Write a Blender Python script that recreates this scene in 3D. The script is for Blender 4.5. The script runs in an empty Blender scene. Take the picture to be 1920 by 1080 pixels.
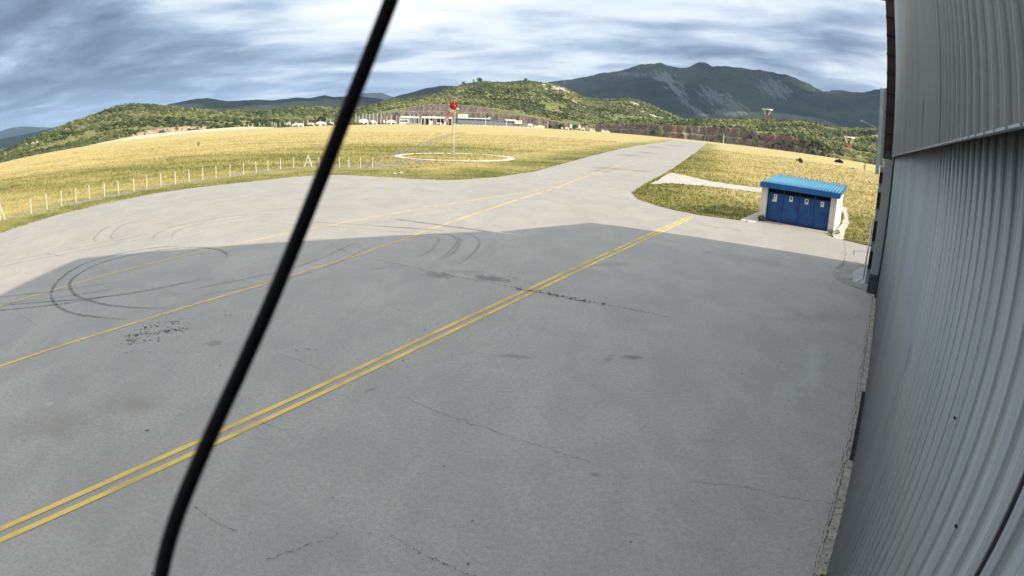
import bpy, bmesh, math, random
import numpy as np
from mathutils import Vector, Matrix
R = math.radians
rng = np.random.default_rng(7); random.seed(7)
sc = bpy.context.scene
C = sc.collection

# ------------------------------------------------------------------ camera
cam = bpy.data.cameras.new('camera')
co = bpy.data.objects.new('camera', cam); C.objects.link(co); sc.camera = co
cam.type = 'PANO'
cam.panorama_type = 'FISHEYE_LENS_POLYNOMIAL'
cam.sensor_width = 36; cam.sensor_fit = 'HORIZONTAL'
cam.fisheye_fov = R(180)
cam.fisheye_polynomial_k0 = 0.0
cam.fisheye_polynomial_k1 = -0.047193580
cam.fisheye_polynomial_k2 = -0.000172053624
cam.fisheye_polynomial_k3 = 3.046182e-05
cam.fisheye_polynomial_k4 = -1.4407349e-06
cam.clip_start = 0.02; cam.clip_end = 60000
co.location = (0, 0, 7)
co.rotation_mode = 'QUATERNION'
_P = Matrix.Rotation(R(90 - 15.802), 3, 'X'); _Z = Matrix.Rotation(R(2.4933), 3, 'Z')
co.rotation_quaternion = (_P @ _Z).to_quaternion()
cam.dof.use_dof = True; cam.dof.focus_distance = 60; cam.lens = 50; cam.dof.aperture_fstop = 19

# ------------------------------------------------------------------ light
SUN_EL = 32.0; HAZE = 4.2e-5; SKX, SKY = 3.1, 9.4
SD = Vector((0.886 * math.cos(R(SUN_EL)), -0.464 * math.cos(R(SUN_EL)), math.sin(R(SUN_EL)))).normalized()
sl = bpy.data.lights.new('sun', 'SUN'); sl.energy = 5.0; sl.angle = R(0.6); sl.color = (1.0, 0.885, 0.71)
so = bpy.data.objects.new('sun', sl); C.objects.link(so)
so.rotation_mode = 'QUATERNION'; so.rotation_quaternion = SD.to_track_quat('Z', 'Y'); so.location = SD * 200
sc.view_settings.view_transform = 'Standard'; sc.view_settings.look = 'None'
sc.view_settings.gamma = 1; sc.view_settings.exposure = 0.46
sc.cycles.max_bounces = 5; sc.cycles.diffuse_bounces = 3; sc.cycles.volume_bounces = 0
sc.cycles.transparent_max_bounces = 12

class NT:
    def __init__(s, tree): s.t = tree; s.n = tree.nodes; s.l = tree.links; s.n.clear()
    def node(s, typ, **kw):
        n = s.n.new(typ)
        for k, v in kw.items():
            if k == 'inp':
                for a, b in v.items():
                    if isinstance(b, bpy.types.NodeSocket): s.l.new(b, n.inputs[a])
                    else: n.inputs[a].default_value = b
            else: setattr(n, k, v)
        return n
    def math(s, op, a, b=0.0, c=None, clamp=False):
        d = {0: a, 1: b}
        if c is not None: d[2] = c
        return s.node('ShaderNodeMath', operation=op, use_clamp=clamp, inp=d).outputs[0]
    def mix(s, f, a, b, mode='MIX'):
        n = s.node('ShaderNodeMix', data_type='RGBA', blend_type=mode)
        for i, v in ((0, f), (6, a), (7, b)):
            if isinstance(v, bpy.types.NodeSocket): s.l.new(v, n.inputs[i])
            elif i == 0: n.inputs[i].default_value = v
            else: n.inputs[i].default_value = (*v, 1)
        return n.outputs[2]
    def noise(s, vec, scale, detail=4, rough=.55, dist=0.0, lac=2.0):
        return s.node('ShaderNodeTexNoise', inp={'Vector': vec, 'Scale': scale, 'Detail': detail, 'Roughness': rough, 'Distortion': dist, 'Lacunarity': lac}).outputs[0]
    def ramp(s, f, a, b):
        return s.node('ShaderNodeMapRange', interpolation_type='SMOOTHSTEP', inp={0: f, 1: a, 2: b, 3: 0.0, 4: 1.0}).outputs[0]
    def mapping(s, vec, scale=(1, 1, 1), rot=(0, 0, 0), loc=(0, 0, 0)):
        return s.node('ShaderNodeMapping', inp={'Vector': vec, 'Scale': scale, 'Rotation': rot, 'Location': loc}).outputs[0]

w = bpy.data.worlds.new("World"); sc.world = w; w.use_nodes = True
N = NT(w.node_tree)
sky = N.node('ShaderNodeTexSky', sky_type='NISHITA', sun_disc=False)
sky.sun_elevation = R(SUN_EL); sky.sun_rotation = math.atan2(SD.x, SD.y); sky.air_density = 1.0; sky.dust_density = 1.5
tc = N.node('ShaderNodeTexCoord').outputs['Generated']
sep = N.node('ShaderNodeSeparateXYZ', inp={0: tc})
z = N.math('MAXIMUM', sep.outputs[2], 0.0)
zd = N.math('ADD', z, 0.085)
pv = N.node('ShaderNodeCombineXYZ', inp={0: N.math('DIVIDE', sep.outputs[0], zd), 1: N.math('DIVIDE', sep.outputs[1], zd), 2: 0.0}).outputs[0]
def spot(az, el, inner, outer):          # smooth region of the cloud deck round a direction of the real sky
    d = (math.sin(R(az)) * math.cos(R(el)), math.cos(R(az)) * math.cos(R(el)), math.sin(R(el)))
    dp = N.node('ShaderNodeVectorMath', operation='DOT_PRODUCT', inp={0: tc, 1: d}).outputs['Value']
    return N.ramp(dp, math.cos(R(outer)), math.cos(R(inner)))
pm = N.mapping(pv, rot=(0, 0, R(28)), scale=(1.0, 1.0, 1))
wv = N.node('ShaderNodeTexNoise', inp={'Vector': pm, 'Scale': .35, 'Detail': 2}).outputs[1]
wv = N.node('ShaderNodeVectorMath', operation='MULTIPLY_ADD', inp={0: wv, 1: (1.6, 1.6, 0), 2: pm}).outputs[0]
n1 = N.noise(N.mapping(wv, scale=(.8, 1.15, 1), loc=(SKX, SKY, 0)), .42, 5, .50)
n2 = N.noise(N.mapping(wv, scale=(.9, 1.1, 1), loc=(5, 3, 0)), 1.5, 6, .55)
n0 = N.noise(N.mapping(pv, loc=(2.3, 7.1, 0)), 0.16, 2, .5)
v = N.math('ADD', N.math('MULTIPLY', N.math('SUBTRACT', n1, .5), .90), N.math('MULTIPLY', N.math('SUBTRACT', n2, .5), .42)); v = N.math('ADD', v, .402)
v = N.math('ADD', v, N.math('MULTIPLY', n0, .18))
v = N.math('ADD', v, N.math('MULTIPLY', spot(3, 17, 2, 27), .12))
v = N.math('ADD', v, N.math('MULTIPLY', spot(30, 15, 2, 20), .12))
v = N.math('SUBTRACT', v, N.math('MULTIPLY', spot(-50, 10, 1, 17), .10))
v = N.math('ADD', v, N.math('MULTIPLY', spot(-24, 13, 1, 14), .06))
v = N.math('SUBTRACT', v, N.math('MULTIPLY', spot(-20, 4, 1, 13), .05))
v = N.math('SUBTRACT', v, N.math('MULTIPLY', spot(30, 6, .5, 6), .05))
v = N.math('ADD', v, N.math('MULTIPLY', spot(150, 50, 10, 100), .10))
cr = N.node('ShaderNodeValToRGB', inp={0: v})
e = cr.color_ramp.elements
e[0].position = .34; e[0].color = (.85, 1.15, 1.75, 1)
e[1].position = .71; e[1].color = (6.7, 7.0, 7.35, 1)
x = e.new(.43); x.color = (1.5, 2.0, 2.9, 1)
x = e.new(.52); x.color = (2.9, 3.6, 4.8, 1)
x = e.new(.61); x.color = (5.2, 5.8, 6.6, 1)
hz = N.math('SUBTRACT', 1.0, N.ramp(sep.outputs[2], 0.0, 0.10))
cl = N.mix(N.math('MULTIPLY', hz, .40), cr.outputs[0], (2.4, 3.4, 4.9))
up = N.math('ADD', 1.0, N.math('MULTIPLY', N.ramp(sep.outputs[2], .33, .75), .38))
cl = N.node('ShaderNodeVectorMath', operation='SCALE', inp={0: cl, 'Scale': up}).outputs[0]
cl = N.node('ShaderNodeVectorMath', operation='MULTIPLY', inp={0: cl, 1: N.mix(N.ramp(sep.outputs[2], .25, .5), (1.02, 1.0, .96), (1.05, 1.0, .91))}).outputs[0]
cover = N.mix(0.95, sky.outputs[0], cl)
bg = N.node('ShaderNodeBackground', inp={'Color': cover, 'Strength': 0.125})
wo = N.node('ShaderNodeOutputWorld', inp={'Surface': bg.outputs[0]})

# ------------------------------------------------------------------ helpers
def tag(o, label=None, cat=None, group=None, kind=None):
    if label: o['label'] = label
    if cat: o['category'] = cat
    if group: o['group'] = group
    if kind: o['kind'] = kind
    return o
def thing(name, label, cat, loc=(0, 0, 0), rz=0, group=None):
    o = bpy.data.objects.new(name, None); C.objects.link(o); o.empty_display_size = .2
    o.location = loc; o.rotation_euler = (0, 0, rz)
    return tag(o, label, cat, group)
def copytree(o, parent=None):
    c = o.copy(); C.objects.link(c)
    if parent: c.parent = parent
    for ch in [q for q in KIDS.get(o.name, [])]: copytree(ch, c)
    return c
KIDS = {}
def link(name, me, mat, parent=None, smooth=False):
    o = bpy.data.objects.new(name, me); C.objects.link(o)
    if mat: me.materials.append(mat)
    if parent:
        o.parent = parent; KIDS.setdefault(parent.name, []).append(o)
    if smooth:
        me.polygons.foreach_set('use_smooth', [True] * len(me.polygons))
    return o
class MB:
    def __init__(s): s.b = bmesh.new()
    def box(s, x0, x1, y0, y1, z0, z1, m=None):
        r = bmesh.ops.create_cube(s.b, size=1)
        M_ = Matrix.Translation(((x0 + x1) / 2, (y0 + y1) / 2, (z0 + z1) / 2)) @ Matrix.Diagonal((x1 - x0, y1 - y0, z1 - z0, 1))
        if m: M_ = m @ M_
        bmesh.ops.transform(s.b, matrix=M_, verts=r['verts']); return s
    def tube(s, a, b, r, r2=None, seg=8):
        a, b = Vector(a), Vector(b); d = b - a
        q = d.to_track_quat('Z', 'Y').to_matrix().to_4x4()
        k = bmesh.ops.create_cone(s.b, cap_ends=True, segments=seg, radius1=r, radius2=r if r2 is None else r2, depth=d.length)
        bmesh.ops.transform(s.b, matrix=Matrix.Translation((a + b) / 2) @ q, verts=k['verts']); return s
    def poly(s, pts, faces):
        vs = [s.b.verts.new(p) for p in pts]
        for f in faces: s.b.faces.new([vs[i] for i in f])
        return s
    def prism(s, pts2, f0, f1):      # pts2: outline, f0/f1: functions to 3D
        n = len(pts2)
        s.poly([f0(*p) for p in pts2] + [f1(*p) for p in pts2],
               [list(range(n))[::-1], list(range(n, 2 * n))] + [[i, (i + 1) % n, n + (i + 1) % n, n + i] for i in range(n)])
        return s
    def build(s, name, mat, parent=None, smooth=False, bevel=0):
        bmesh.ops.recalc_face_normals(s.b, faces=s.b.faces)
        me = bpy.data.meshes.new(name); s.b.to_mesh(me); s.b.free()
        o = link(name, me, mat, parent, smooth)
        if bevel:
            m = o.modifiers.new('bevel', 'BEVEL'); m.width = bevel; m.segments = 2; m.limit_method = 'ANGLE'
        return o
def mesh_np(name, V, F, mat, parent=None, attrs=None, smooth=False):
    me = bpy.data.meshes.new(name); V = np.asarray(V, np.float32); F = np.asarray(F, np.int32); k = F.shape[1]
    me.vertices.add(len(V)); me.vertices.foreach_set('co', V.ravel())
    me.loops.add(F.size); me.loops.foreach_set('vertex_index', F.ravel())
    me.polygons.add(len(F)); me.polygons.foreach_set('loop_start', np.arange(0, F.size, k, dtype=np.int32))
    me.update(calc_edges=True); me.validate()
    for an, av in (attrs or {}).items():
        a = me.attributes.new(an, 'FLOAT', 'POINT'); a.data.foreach_set('value', np.asarray(av, np.float32))
    if smooth: me.polygons.foreach_set('use_smooth', [True] * len(me.polygons))
    return link(name, me, mat, parent)

def vnoise(x, y, seed=0):
    x = np.asarray(x, float); y = np.asarray(y, float)
    xi = np.floor(x).astype(np.int64); yi = np.floor(y).astype(np.int64); fx = x - xi; fy = y - yi
    fx = fx * fx * (3 - 2 * fx); fy = fy * fy * (3 - 2 * fy)
    def h(a, b):
        n = (a * 374761393 + b * 668265263 + seed * 1442695041) & 0xffffffff
        n = ((n ^ (n >> 13)) * 1274126177) & 0xffffffff
        return ((n ^ (n >> 16)) & 0xffff) / 65535.0
    return (h(xi, yi) * (1 - fx) + h(xi + 1, yi) * fx) * (1 - fy) + (h(xi, yi + 1) * (1 - fx) + h(xi + 1, yi + 1) * fx) * fy
def fbm(x, y, o=4, seed=0, ridged=False):
    t = 0; a = 1; s_ = 0
    for i in range(o):
        n = vnoise(np.asarray(x) * 2 ** i, np.asarray(y) * 2 ** i, seed + i * 17)
        if ridged: n = 1 - np.abs(2 * n - 1)
        t = t + a * n; s_ += a; a *= .5
    return t / s_ - .5
def sstep(t): t = np.clip(t, 0, 1); return t * t * (3 - 2 * t)

def pmat(name, a, b, scale=3.0, rough=.8, bump=0.0, bscale=None, spec=.3, metal=0.0, lo=.35, hi=.65, stretch=None, detail=5, fleck=None):
    m = bpy.data.materials.new(name); m.use_nodes = True; n = NT(m.node_tree)
    c = n.node('ShaderNodeTexCoord').outputs['Object']
    if stretch: c = n.mapping(c, scale=stretch)
    f = n.ramp(n.noise(c, scale, detail, .6), lo, hi)
    col = n.mix(f, a, b)
    if fleck:
        col = n.mix(n.ramp(n.noise(c, fleck[0], 2, .5), fleck[1], fleck[1] + .06), col, fleck[2])
    p = n.node('ShaderNodeBsdfPrincipled', inp={'Base Color': col, 'Roughness': rough, 'Metallic': metal, 'Specular IOR Level': spec})
    if bump:
        bn = n.node('ShaderNodeBump', inp={'Strength': bump, 'Distance': .02, 'Height': n.noise(c, bscale or scale * 6, 4, .6)})
        n.l.new(bn.outputs[0], p.inputs['Normal'])
    n.node('ShaderNodeOutputMaterial', inp={'Surface': p.outputs[0]})
    return m

# apron concrete --------------------------------------------------------
def apron_mat():
    m = bpy.data.materials.new('apron_concrete'); m.use_nodes = True; n = NT(m.node_tree)
    c = n.node('ShaderNodeTexCoord').outputs['Object']
    big = n.ramp(n.noise(c, .09, 5, .55, .3), .3, .7)
    mid = n.ramp(n.noise(n.mapping(c, scale=(1, .55, 1), rot=(0, 0, R(30))), .55, 6, .6, .6), .3, .7)
    fine = n.noise(c, 9, 5, .7)
    grit = n.noise(c, 45, 3, .75)
    col = n.mix(big, (.385, .365, .33), (.44, .415, .372))
    col = n.mix(n.math('MULTIPLY', n.math('SUBTRACT', 1.0, mid), .55), col, (.29, .275, .25))
    col = n.mix(n.math('MULTIPLY', n.ramp(n.noise(n.mapping(c, loc=(9, 4, 0)), .35, 5, .6, 1.0), .60, .78), .45), col, (.29, .25, .21))
    col = n.mix(n.math('MULTIPLY', n.ramp(fine, .38, .66), .46), col, (.25, .24, .23))
    col = n.mix(n.math('MULTIPLY', n.ramp(grit, .54, .64), .60), col, (.12, .12, .115))
    col = n.mix(n.math('MULTIPLY', n.ramp(grit, .44, .32), .50), col, (.66, .64, .60))
    sepn = n.node('ShaderNodeSeparateXYZ', inp={0: c})
    wob = n.noise(c, 1.9, 6, .72, .8)
    def stain(x, y, rx, ry, rot, amt, tint):
        nonlocal col
        q = n.mapping(n.node('ShaderNodeVectorMath', operation='SUBTRACT', inp={0: c, 1: (x, y, 0)}).outputs[0], rot=(0, 0, -R(rot)))
        q = n.node('ShaderNodeVectorMath', operation='MULTIPLY', inp={0: q, 1: (1 / rx, 1 / ry, 0)}).outputs[0]
        ln = n.node('ShaderNodeVectorMath', operation='LENGTH', inp={0: q}).outputs['Value']
        d = n.math('ADD', ln, n.math('MULTIPLY', n.math('SUBTRACT', wob, .5), 3.2))
        f = n.ramp(d, 1.25, .1)
        col = n.mix(n.math('MULTIPLY', f, amt), col, tint)
    dk = (.07, .065, .06)
    stain(-3.3, 26.3, .9, .55, -20, .55, dk); stain(-.9, 26.1, 1.1, .55, -10, .6, dk)
    stain(-2.0, 27.1, 1.3, .45, -10, .35, (.16, .13, .11))
    stain(3.88, 17.3, .42, .2, 0, .55, dk); stain(.17, 17.05, .55, .22, 0, .4, dk)
    stain(17.2, 44.1, .75, .28, -35, .55, (.16, .11, .09)); stain(15.4, 44.8, 1.2, .4, -35, .2, dk)
    for (a, b_, rx, ry) in ((16.1, 102.9, 3.5, 4.0), (21.0, 101.9, 2.5, 2.4), (30, 160.6, 3.6, 9), (40.2, 188, 4, 8), (85.7, 325, 7, 14), (60, 262, 5, 12), (13.5, 96, 2, 3)):
        stain(a, b_, rx, ry, -15, .5, (.12, .115, .11))
    stain(-11.5, 10, 1.9, 1.0, 30, .35, (.2, .17, .14)); stain(-9.8, 11.9, 1.5, .7, 10, .28, (.22, .18, .14))
    stain(-8, 9, 3, 1.5, 0, .12, (.2, .2, .15)); stain(14.5, 33, 3, 1.2, -30, .12, dk); stain(13, 22, 2.5, .9, 10, .14, dk)
    stain(8, 14.5, 2.4, .5, 60, .2, (.5, .5, .5)); stain(10.2, 17.0, 2.6, .35, 60, .22, (.55, .55, .54))
    stain(5.2, 30, 2.2, .4, 20, .16, dk); stain(-14.5, 21.5, .7, .5, 0, .3, (.2, .18, .16)); stain(-9.6, 16.6, .4, .3, 0, .35, dk)
    for k in range(26):
        a = random.uniform(-15, 20); b_ = random.uniform(6, 60)
        stain(a, b_, random.uniform(.1, .5), random.uniform(.06, .25), random.uniform(0, 90), random.uniform(.15, .5), random.choice([dk, (.5, .49, .46), (.2, .16, .13)]))
    rg = n.math('ADD', .62, n.math('MULTIPLY', fine, .1))
    p = n.node('ShaderNodeBsdfPrincipled', inp={'Base Color': col, 'Roughness': rg, 'Specular IOR Level': .30})
    bn = n.node('ShaderNodeBump', inp={'Strength': .35, 'Distance': .012, 'Height': n.math('ADD', n.noise(c, 22, 5, .7), n.math('MULTIPLY', n.noise(c, 1.5, 3, .5), 2))})
    n.l.new(bn.outputs[0], p.inputs['Normal'])
    n.node('ShaderNodeOutputMaterial', inp={'Surface': p.outputs[0]})
    return m
M_apron = apron_mat()

def worn(name, a, b, lo=.38, hi=.55, scale=6, amax=1.0, rough=.75, stretch=None, edge=False):
    m = bpy.data.materials.new(name); m.use_nodes = True; n = NT(m.node_tree)
    c = n.node('ShaderNodeTexCoord').outputs['Object']
    cc = n.mapping(c, scale=stretch) if stretch else c
    col = n.mix(n.noise(c, 3, 4, .6), a, b)
    p = n.node('ShaderNodeBsdfPrincipled', inp={'Base Color': col, 'Roughness': rough, 'Specular IOR Level': .25})
    al = n.math('MULTIPLY', n.ramp(n.noise(cc, scale, 6, .72), lo, hi), amax)
    al2 = n.math('MULTIPLY', al, n.math('ADD', .55, n.math('MULTIPLY', n.ramp(n.noise(c, .5, 3, .5), .3, .6), .45)))
    if edge:
        at = n.node('ShaderNodeAttribute', attribute_name='fade').outputs['Fac']
        al2 = n.math('MULTIPLY', al2, at)
    mx = n.node('ShaderNodeMixShader', inp={0: al2, 1: n.node('ShaderNodeBsdfTransparent').outputs[0], 2: p.outputs[0]})
    n.node('ShaderNodeOutputMaterial', inp={'Surface': mx.outputs[0]})
    return m
M_yel = worn('yellow_paint', (.72, .50, .12), (.84, .61, .19), .12, .26, 9)
M_yelold = worn('old_yellow_paint', (.68, .50, .16), (.78, .62, .28), .26, .46, 5, .95)
M_yelfaint = worn('faded_yellow_paint', (.68, .54, .24), (.72, .6, .36), .34, .56, 3, .75)
M_white = worn('white_paint', (.7, .7, .68), (.8, .79, .76), .25, .45, 8)
M_tyre = worn('tyre_rubber', (.07, .07, .075), (.12, .12, .125), .22, .74, 7, .60, edge=True)
M_tyref = worn('tyre_rubber_faint', (.09, .09, .09), (.14, .14, .14), .25, .75, 6, .36, edge=True)
M_crack = worn('crack_shadow', (.05, .045, .04), (.09, .08, .07), .36, .60, 9, .8)
M_path = pmat('path_concrete', (.42, .39, .35), (.52, .49, .44), .6, .85, .3, 20, fleck=(7, .66, (.25, .23, .2)))
M_patch = pmat('patch_concrete', (.27, .255, .23), (.36, .345, .32), .9, .9, .3, 20, fleck=(5, .62, (.14, .13, .12)))
M_patch2 = pmat('new_patch_concrete', (.40, .40, .385), (.46, .455, .44), 1.3, .9, .2, 20)
M_gravel = worn('gravel', (.34, .32, .26), (.42, .40, .33), .36, .60, 1.6, .8, .95, edge=True)

# grass -------------------------------------------------------------------
def grass_col(n, c, g):
    a = n.noise(n.mapping(c, scale=(1, 2.2, 1), rot=(0, 0, R(12))), .035, 5, .6, .5)
    b_ = n.noise(n.mapping(c, scale=(1, 1.6, 1), rot=(0, 0, R(-25))), .22, 5, .65)
    f = n.noise(c, 1.9, 5, .75)
    t = n.math('ADD', n.math('ADD', g, n.math('MULTIPLY', n.math('SUBTRACT', a, .5), 1.5)), n.math('MULTIPLY', n.math('SUBTRACT', b_, .5), 1.1))
    t = n.math('ADD', t, n.math('MULTIPLY', n.math('SUBTRACT', f, .5), .42), clamp=True)
    col = n.node('ShaderNodeValToRGB', inp={0: t}); e = col.color_ramp.elements
    e[0].position = 0; e[0].color = (.52, .43, .20, 1); e[1].position = 1; e[1].color = (.125, .138, .042, 1)
    q = e.new(.33); q.color = (.41, .345, .145, 1); q = e.new(.66); q.color = (.265, .25, .085, 1)
    dk = n.math('MULTIPLY', n.ramp(n.noise(c, 6, 4, .8), .5, .75), .22)
    return n.mix(dk, col.outputs[0], (.09, .08, .035))
def grass_mat(name, ground=True):
    m = bpy.data.materials.new(name); m.use_nodes = True; n = NT(m.node_tree)
    c = n.node('ShaderNodeTexCoord').outputs['Object']
    g = n.node('ShaderNodeAttribute', attribute_name='green').outputs['Fac']
    col = grass_col(n, c, g)
    p = n.node('ShaderNodeBsdfPrincipled', inp={'Base Color': col, 'Roughness': .95, 'Specular IOR Level': .1})
    if ground:
        bn = n.node('ShaderNodeBump', inp={'Strength': 1.0, 'Distance': .25, 'Height': n.noise(c, 1.6, 6, .75)})
        n.l.new(bn.outputs[0], p.inputs['Normal'])
    n.node('ShaderNodeOutputMaterial', inp={'Surface': p.outputs[0]})
    return m
M_grass = grass_mat('field_grass'); M_blade = grass_mat('grass_blades', False)

# ------------------------------------------------------------------ ground plan data (metres, camera above the origin)
EDGE_L = [(-58, -70), (-50, 0), (-46, 20), (-43.1, 34.8), (-42.3, 42.2), (-40.4, 49.1), (-38, 56.1), (-34, 61.5), (-30, 66.4), (-28.1, 69.8), (-25.5, 73.0), (-22.3, 74.0), (-17.5, 72.3), (-13, 70.6), (-9, 69.9), (-6.9, 70.8), (-2.6, 76), (2.35, 87), (7.5, 106.4), (15.8, 137.7), (29.7, 187.4), (56.3, 277), (93.4, 389.4), (152, 575)]
EDGE_R = [(184, 575), (61, 204.9), (33.6, 124), (22.8, 93.5), (16, 75), (13.2, 66.5), (12.63, 62.3), (12.56, 59.7), (13.4, 56.15), (14.7, 52.9), (16.6, 50.9), (19.6, 49.6), (20.4, 48.5), (21.3, 50.0), (26.3, 46.3), (26.1, 43.9), (26.8, 43.4), (27.7, 42.4), (28.5, 41.4), (36, 35), (46, 26), (20, -70)]
APRON = EDGE_L + EDGE_R
PATH = [(20.2, 84.5), (24.0, 96.0), (27.0, 103), (28.6, 98.1), (30.3, 90.5), (34, 87.6), (38.5, 85), (42.5, 80), (44, 74), (42.3, 69), (39.8, 64.5), (34.0, 54.4), (29.5, 47.8), (26.6, 43.2), (26.0, 43.9), (27.2, 46.2), (31.6, 52.2), (35.6, 58.2), (38.6, 63.5), (39.4, 69), (37.8, 74.5), (34.5, 78.0), (31.9, 79), (30.2, 79.4), (26, 81), (21.4, 81.5), (17.5, 77.6), (16.5, 76.2)]
PADL = [(19.6, 49.75), (20.45, 48.4), (21.95, 50.7), (23.5, 53.2), (26.5, 57.6), (25.4, 58.3), (22.2, 53.6)]
def jag(pts, amp=.06, step=.6, lim=130, seed=1):
    r = random.Random(seed); out = []
    for i, a in enumerate(pts):
        b_ = pts[(i + 1) % len(pts)]; d = math.dist(a, b_)
        out.append(a)
        if min(math.hypot(*a), math.hypot(*b_)) < lim and d > step and a[1] > -5:
            k = int(d / step)
            nx, ny = -(b_[1] - a[1]) / d, (b_[0] - a[0]) / d
            for j in range(1, k):
                t = j / k; q = r.uniform(-amp, amp)
                out.append((a[0] + (b_[0] - a[0]) * t + nx * q, a[1] + (b_[1] - a[1]) * t + ny * q))
    return out
def smoothpts(P, n=6, closed=False):
    P = [Vector(p) for p in P]; out = []; L = len(P)
    rngi = range(L) if closed else range(L - 1)
    for i in rngi:
        p0 = P[(i - 1) % L] if closed or i > 0 else P[0]; p1 = P[i]; p2 = P[(i + 1) % L]
        p3 = P[(i + 2) % L] if closed or i + 2 < L else P[-1]
        for k in range(n):
            t = k / n
            out.append(.5 * ((2 * p1) + (p2 - p0) * t + (2 * p0 - 5 * p1 + 4 * p2 - p3) * t * t + (3 * p1 - p0 - 3 * p2 + p3) * t ** 3))
    if not closed: out.append(P[-1])
    return [tuple(p) for p in out]
def flat(name, pts, z, mat, label=None, thick=0.0):
    b = bmesh.new(); vs = [b.verts.new((x_, y_, z)) for x_, y_ in pts]
    f = b.faces.new(vs); bmesh.ops.triangulate(b, faces=[f]); bmesh.ops.recalc_face_normals(b, faces=b.faces)
    if sum(f_.normal.z for f_ in b.faces) < 0: bmesh.ops.reverse_faces(b, faces=b.faces)
    me = bpy.data.meshes.new(name); b.to_mesh(me); b.free()
    o = link(name, me, mat); tag(o, label, None, None, 'structure'); return o
def ribbon(name, pts, width, z, mat, label=None, fade=False, wob=0.0, kind='structure', sm=6):
    P = smoothpts(pts, sm) if sm else pts
    V = []; F = []; A = []; n = len(P)
    for i, p in enumerate(P):
        a = Vector(P[max(i - 1, 0)]); b_ = Vector(P[min(i + 1, n - 1)]); d = (b_ - a).normalized(); q = Vector((-d.y, d.x))
        wv = (width[0] + (width[1] - width[0]) * i / (n - 1) if isinstance(width, tuple) else width) / 2
        o_ = random.uniform(-wob, wob)
        c_ = Vector(p) + q * o_; wv *= random.uniform(.5, 1.25) if wob else 1
        for s_ in (-1, 1): V.append((*(c_ + q * wv * s_), z)); A.append(min(1, i / (n * .12), (n - 1 - i) / (n * .12)))
    for i in range(n - 1): F.append((2 * i, 2 * i + 1, 2 * i + 3, 2 * i + 2))
    F = np.array(F)[:, ::-1]
    return tag(mesh_np(name, V, F, mat, attrs={'fade': A}), label, None, None, kind)

def seg_dist(x, y, poly):
    d = np.full(np.shape(x), 1e9)
    for (x0, y0), (x1, y1) in zip(poly[:-1], poly[1:]):
        dx, dy = x1 - x0, y1 - y0; t = np.clip(((x - x0) * dx + (y - y0) * dy) / (dx * dx + dy * dy), 0, 1)
        d = np.minimum(d, np.hypot(x - x0 - t * dx, y - y0 - t * dy))
    return d
def inside(x, y, poly):
    r = np.zeros(np.shape(x), bool); n = len(poly)
    for i in range(n):
        x0, y0 = poly[i]; x1, y1 = poly[(i + 1) % n]
        c = ((y0 > y) != (y1 > y)) & (x < (x1 - x0) * (y - y0) / (y1 - y0 + 1e-12) + x0); r ^= c
    return r
FENCE = [(-53, 40), (-49.8, 43.2), (-45.2, 54.6), (-41.9, 62.2), (-38.5, 70.6), (-35.4, 78.5), (-32.6, 84.3), (-29.2, 85.8), (-21, 85.7)]
def greenness(x, y):
    d = seg_dist(x, y, EDGE_L + EDGE_R)
    g = 1.0 * sstep((17 - d) / 15) * .62
    behind = (y - x * -.2 > 0) & (seg_dist(x, y, FENCE) < 30) & (np.hypot(x, y) > 64)
    g = np.maximum(g, .60 * np.exp(-(seg_dist(x, y, [(-110, 70), (-72, 84), (-48, 104), (-25, 150)]) / 30) ** 2))
    g = np.maximum(g, .55 * np.exp(-(((x - 10) / 9) ** 2 + ((y - 125) / 8) ** 2)))
    g = np.maximum(g, .60 * np.exp(-(((x - 22) / 9) ** 2 + ((y - 66) / 12) ** 2)))
    g = np.maximum(g, .62 * np.exp(-(((x - 38) / 7) ** 2 + ((y - 52) / 14) ** 2)))
    r_ = np.hypot(x, y)
    g = g * .9 + .24 * np.exp(-r_ / 200) + .02 + .06 * sstep((420 - r_) / 300)
    return np.clip(g, 0, 1)
# ground sheet
az = np.radians(np.arange(0, 360, 1.0)); rr = np.concatenate([[0.5], np.geomspace(6, 16000, 230)])
A_, R_ = np.meshgrid(az, rr); X = (R_ * np.sin(A_)).ravel(); Y = (R_ * np.cos(A_)).ravel()
na, nr = len(az), len(rr); idx = np.arange(na * nr).reshape(nr, na)
F = np.stack([idx[:-1], np.roll(idx[:-1], -1, 1), np.roll(idx[1:], -1, 1), idx[1:]], -1).reshape(-1, 4)
G = greenness(X, Y); far = np.hypot(X, Y)
G = np.where(far > 960, .8, G)
tag(mesh_np('ground', np.stack([X, Y, np.full_like(X, -.05)], 1), F[:, ::-1], M_grass, attrs={'green': G}), 'dry grass airfield meadow', None, None, 'structure')

flat('apron', jag(APRON), 0.0, M_apron, 'pale concrete apron and taxiway')
flat('path', jag(PATH, .05, .5, seed=3), 0.006, M_path, 'light concrete path curving behind the blue shed')
flat('path', jag(PADL, .05, .5, seed=4), 0.010, M_path, 'short concrete apron on the left side of the shed')
flat('concrete_patch', jag([(18.8, 31.2), (20.1, 32.8), (21.8, 35.0), (24.4, 34.9), (28.5, 32), (24, 26), (19.1, 26.4), (18.4, 27.6), (18.1, 28.2), (18.0, 29.4)], .08, .4, seed=5), 0.006, M_patch, 'darker brown concrete patch by the downpipe')
flat('concrete_patch', jag([(20.5, 31.5), (21.9, 32.95), (23.2, 33.8), (27, 31), (24, 27), (19.6, 28.4), (19.0, 29)], .08, .4, seed=6), 0.010, M_patch2, 'lighter concrete patch at the foot of the annex wall')

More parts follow.
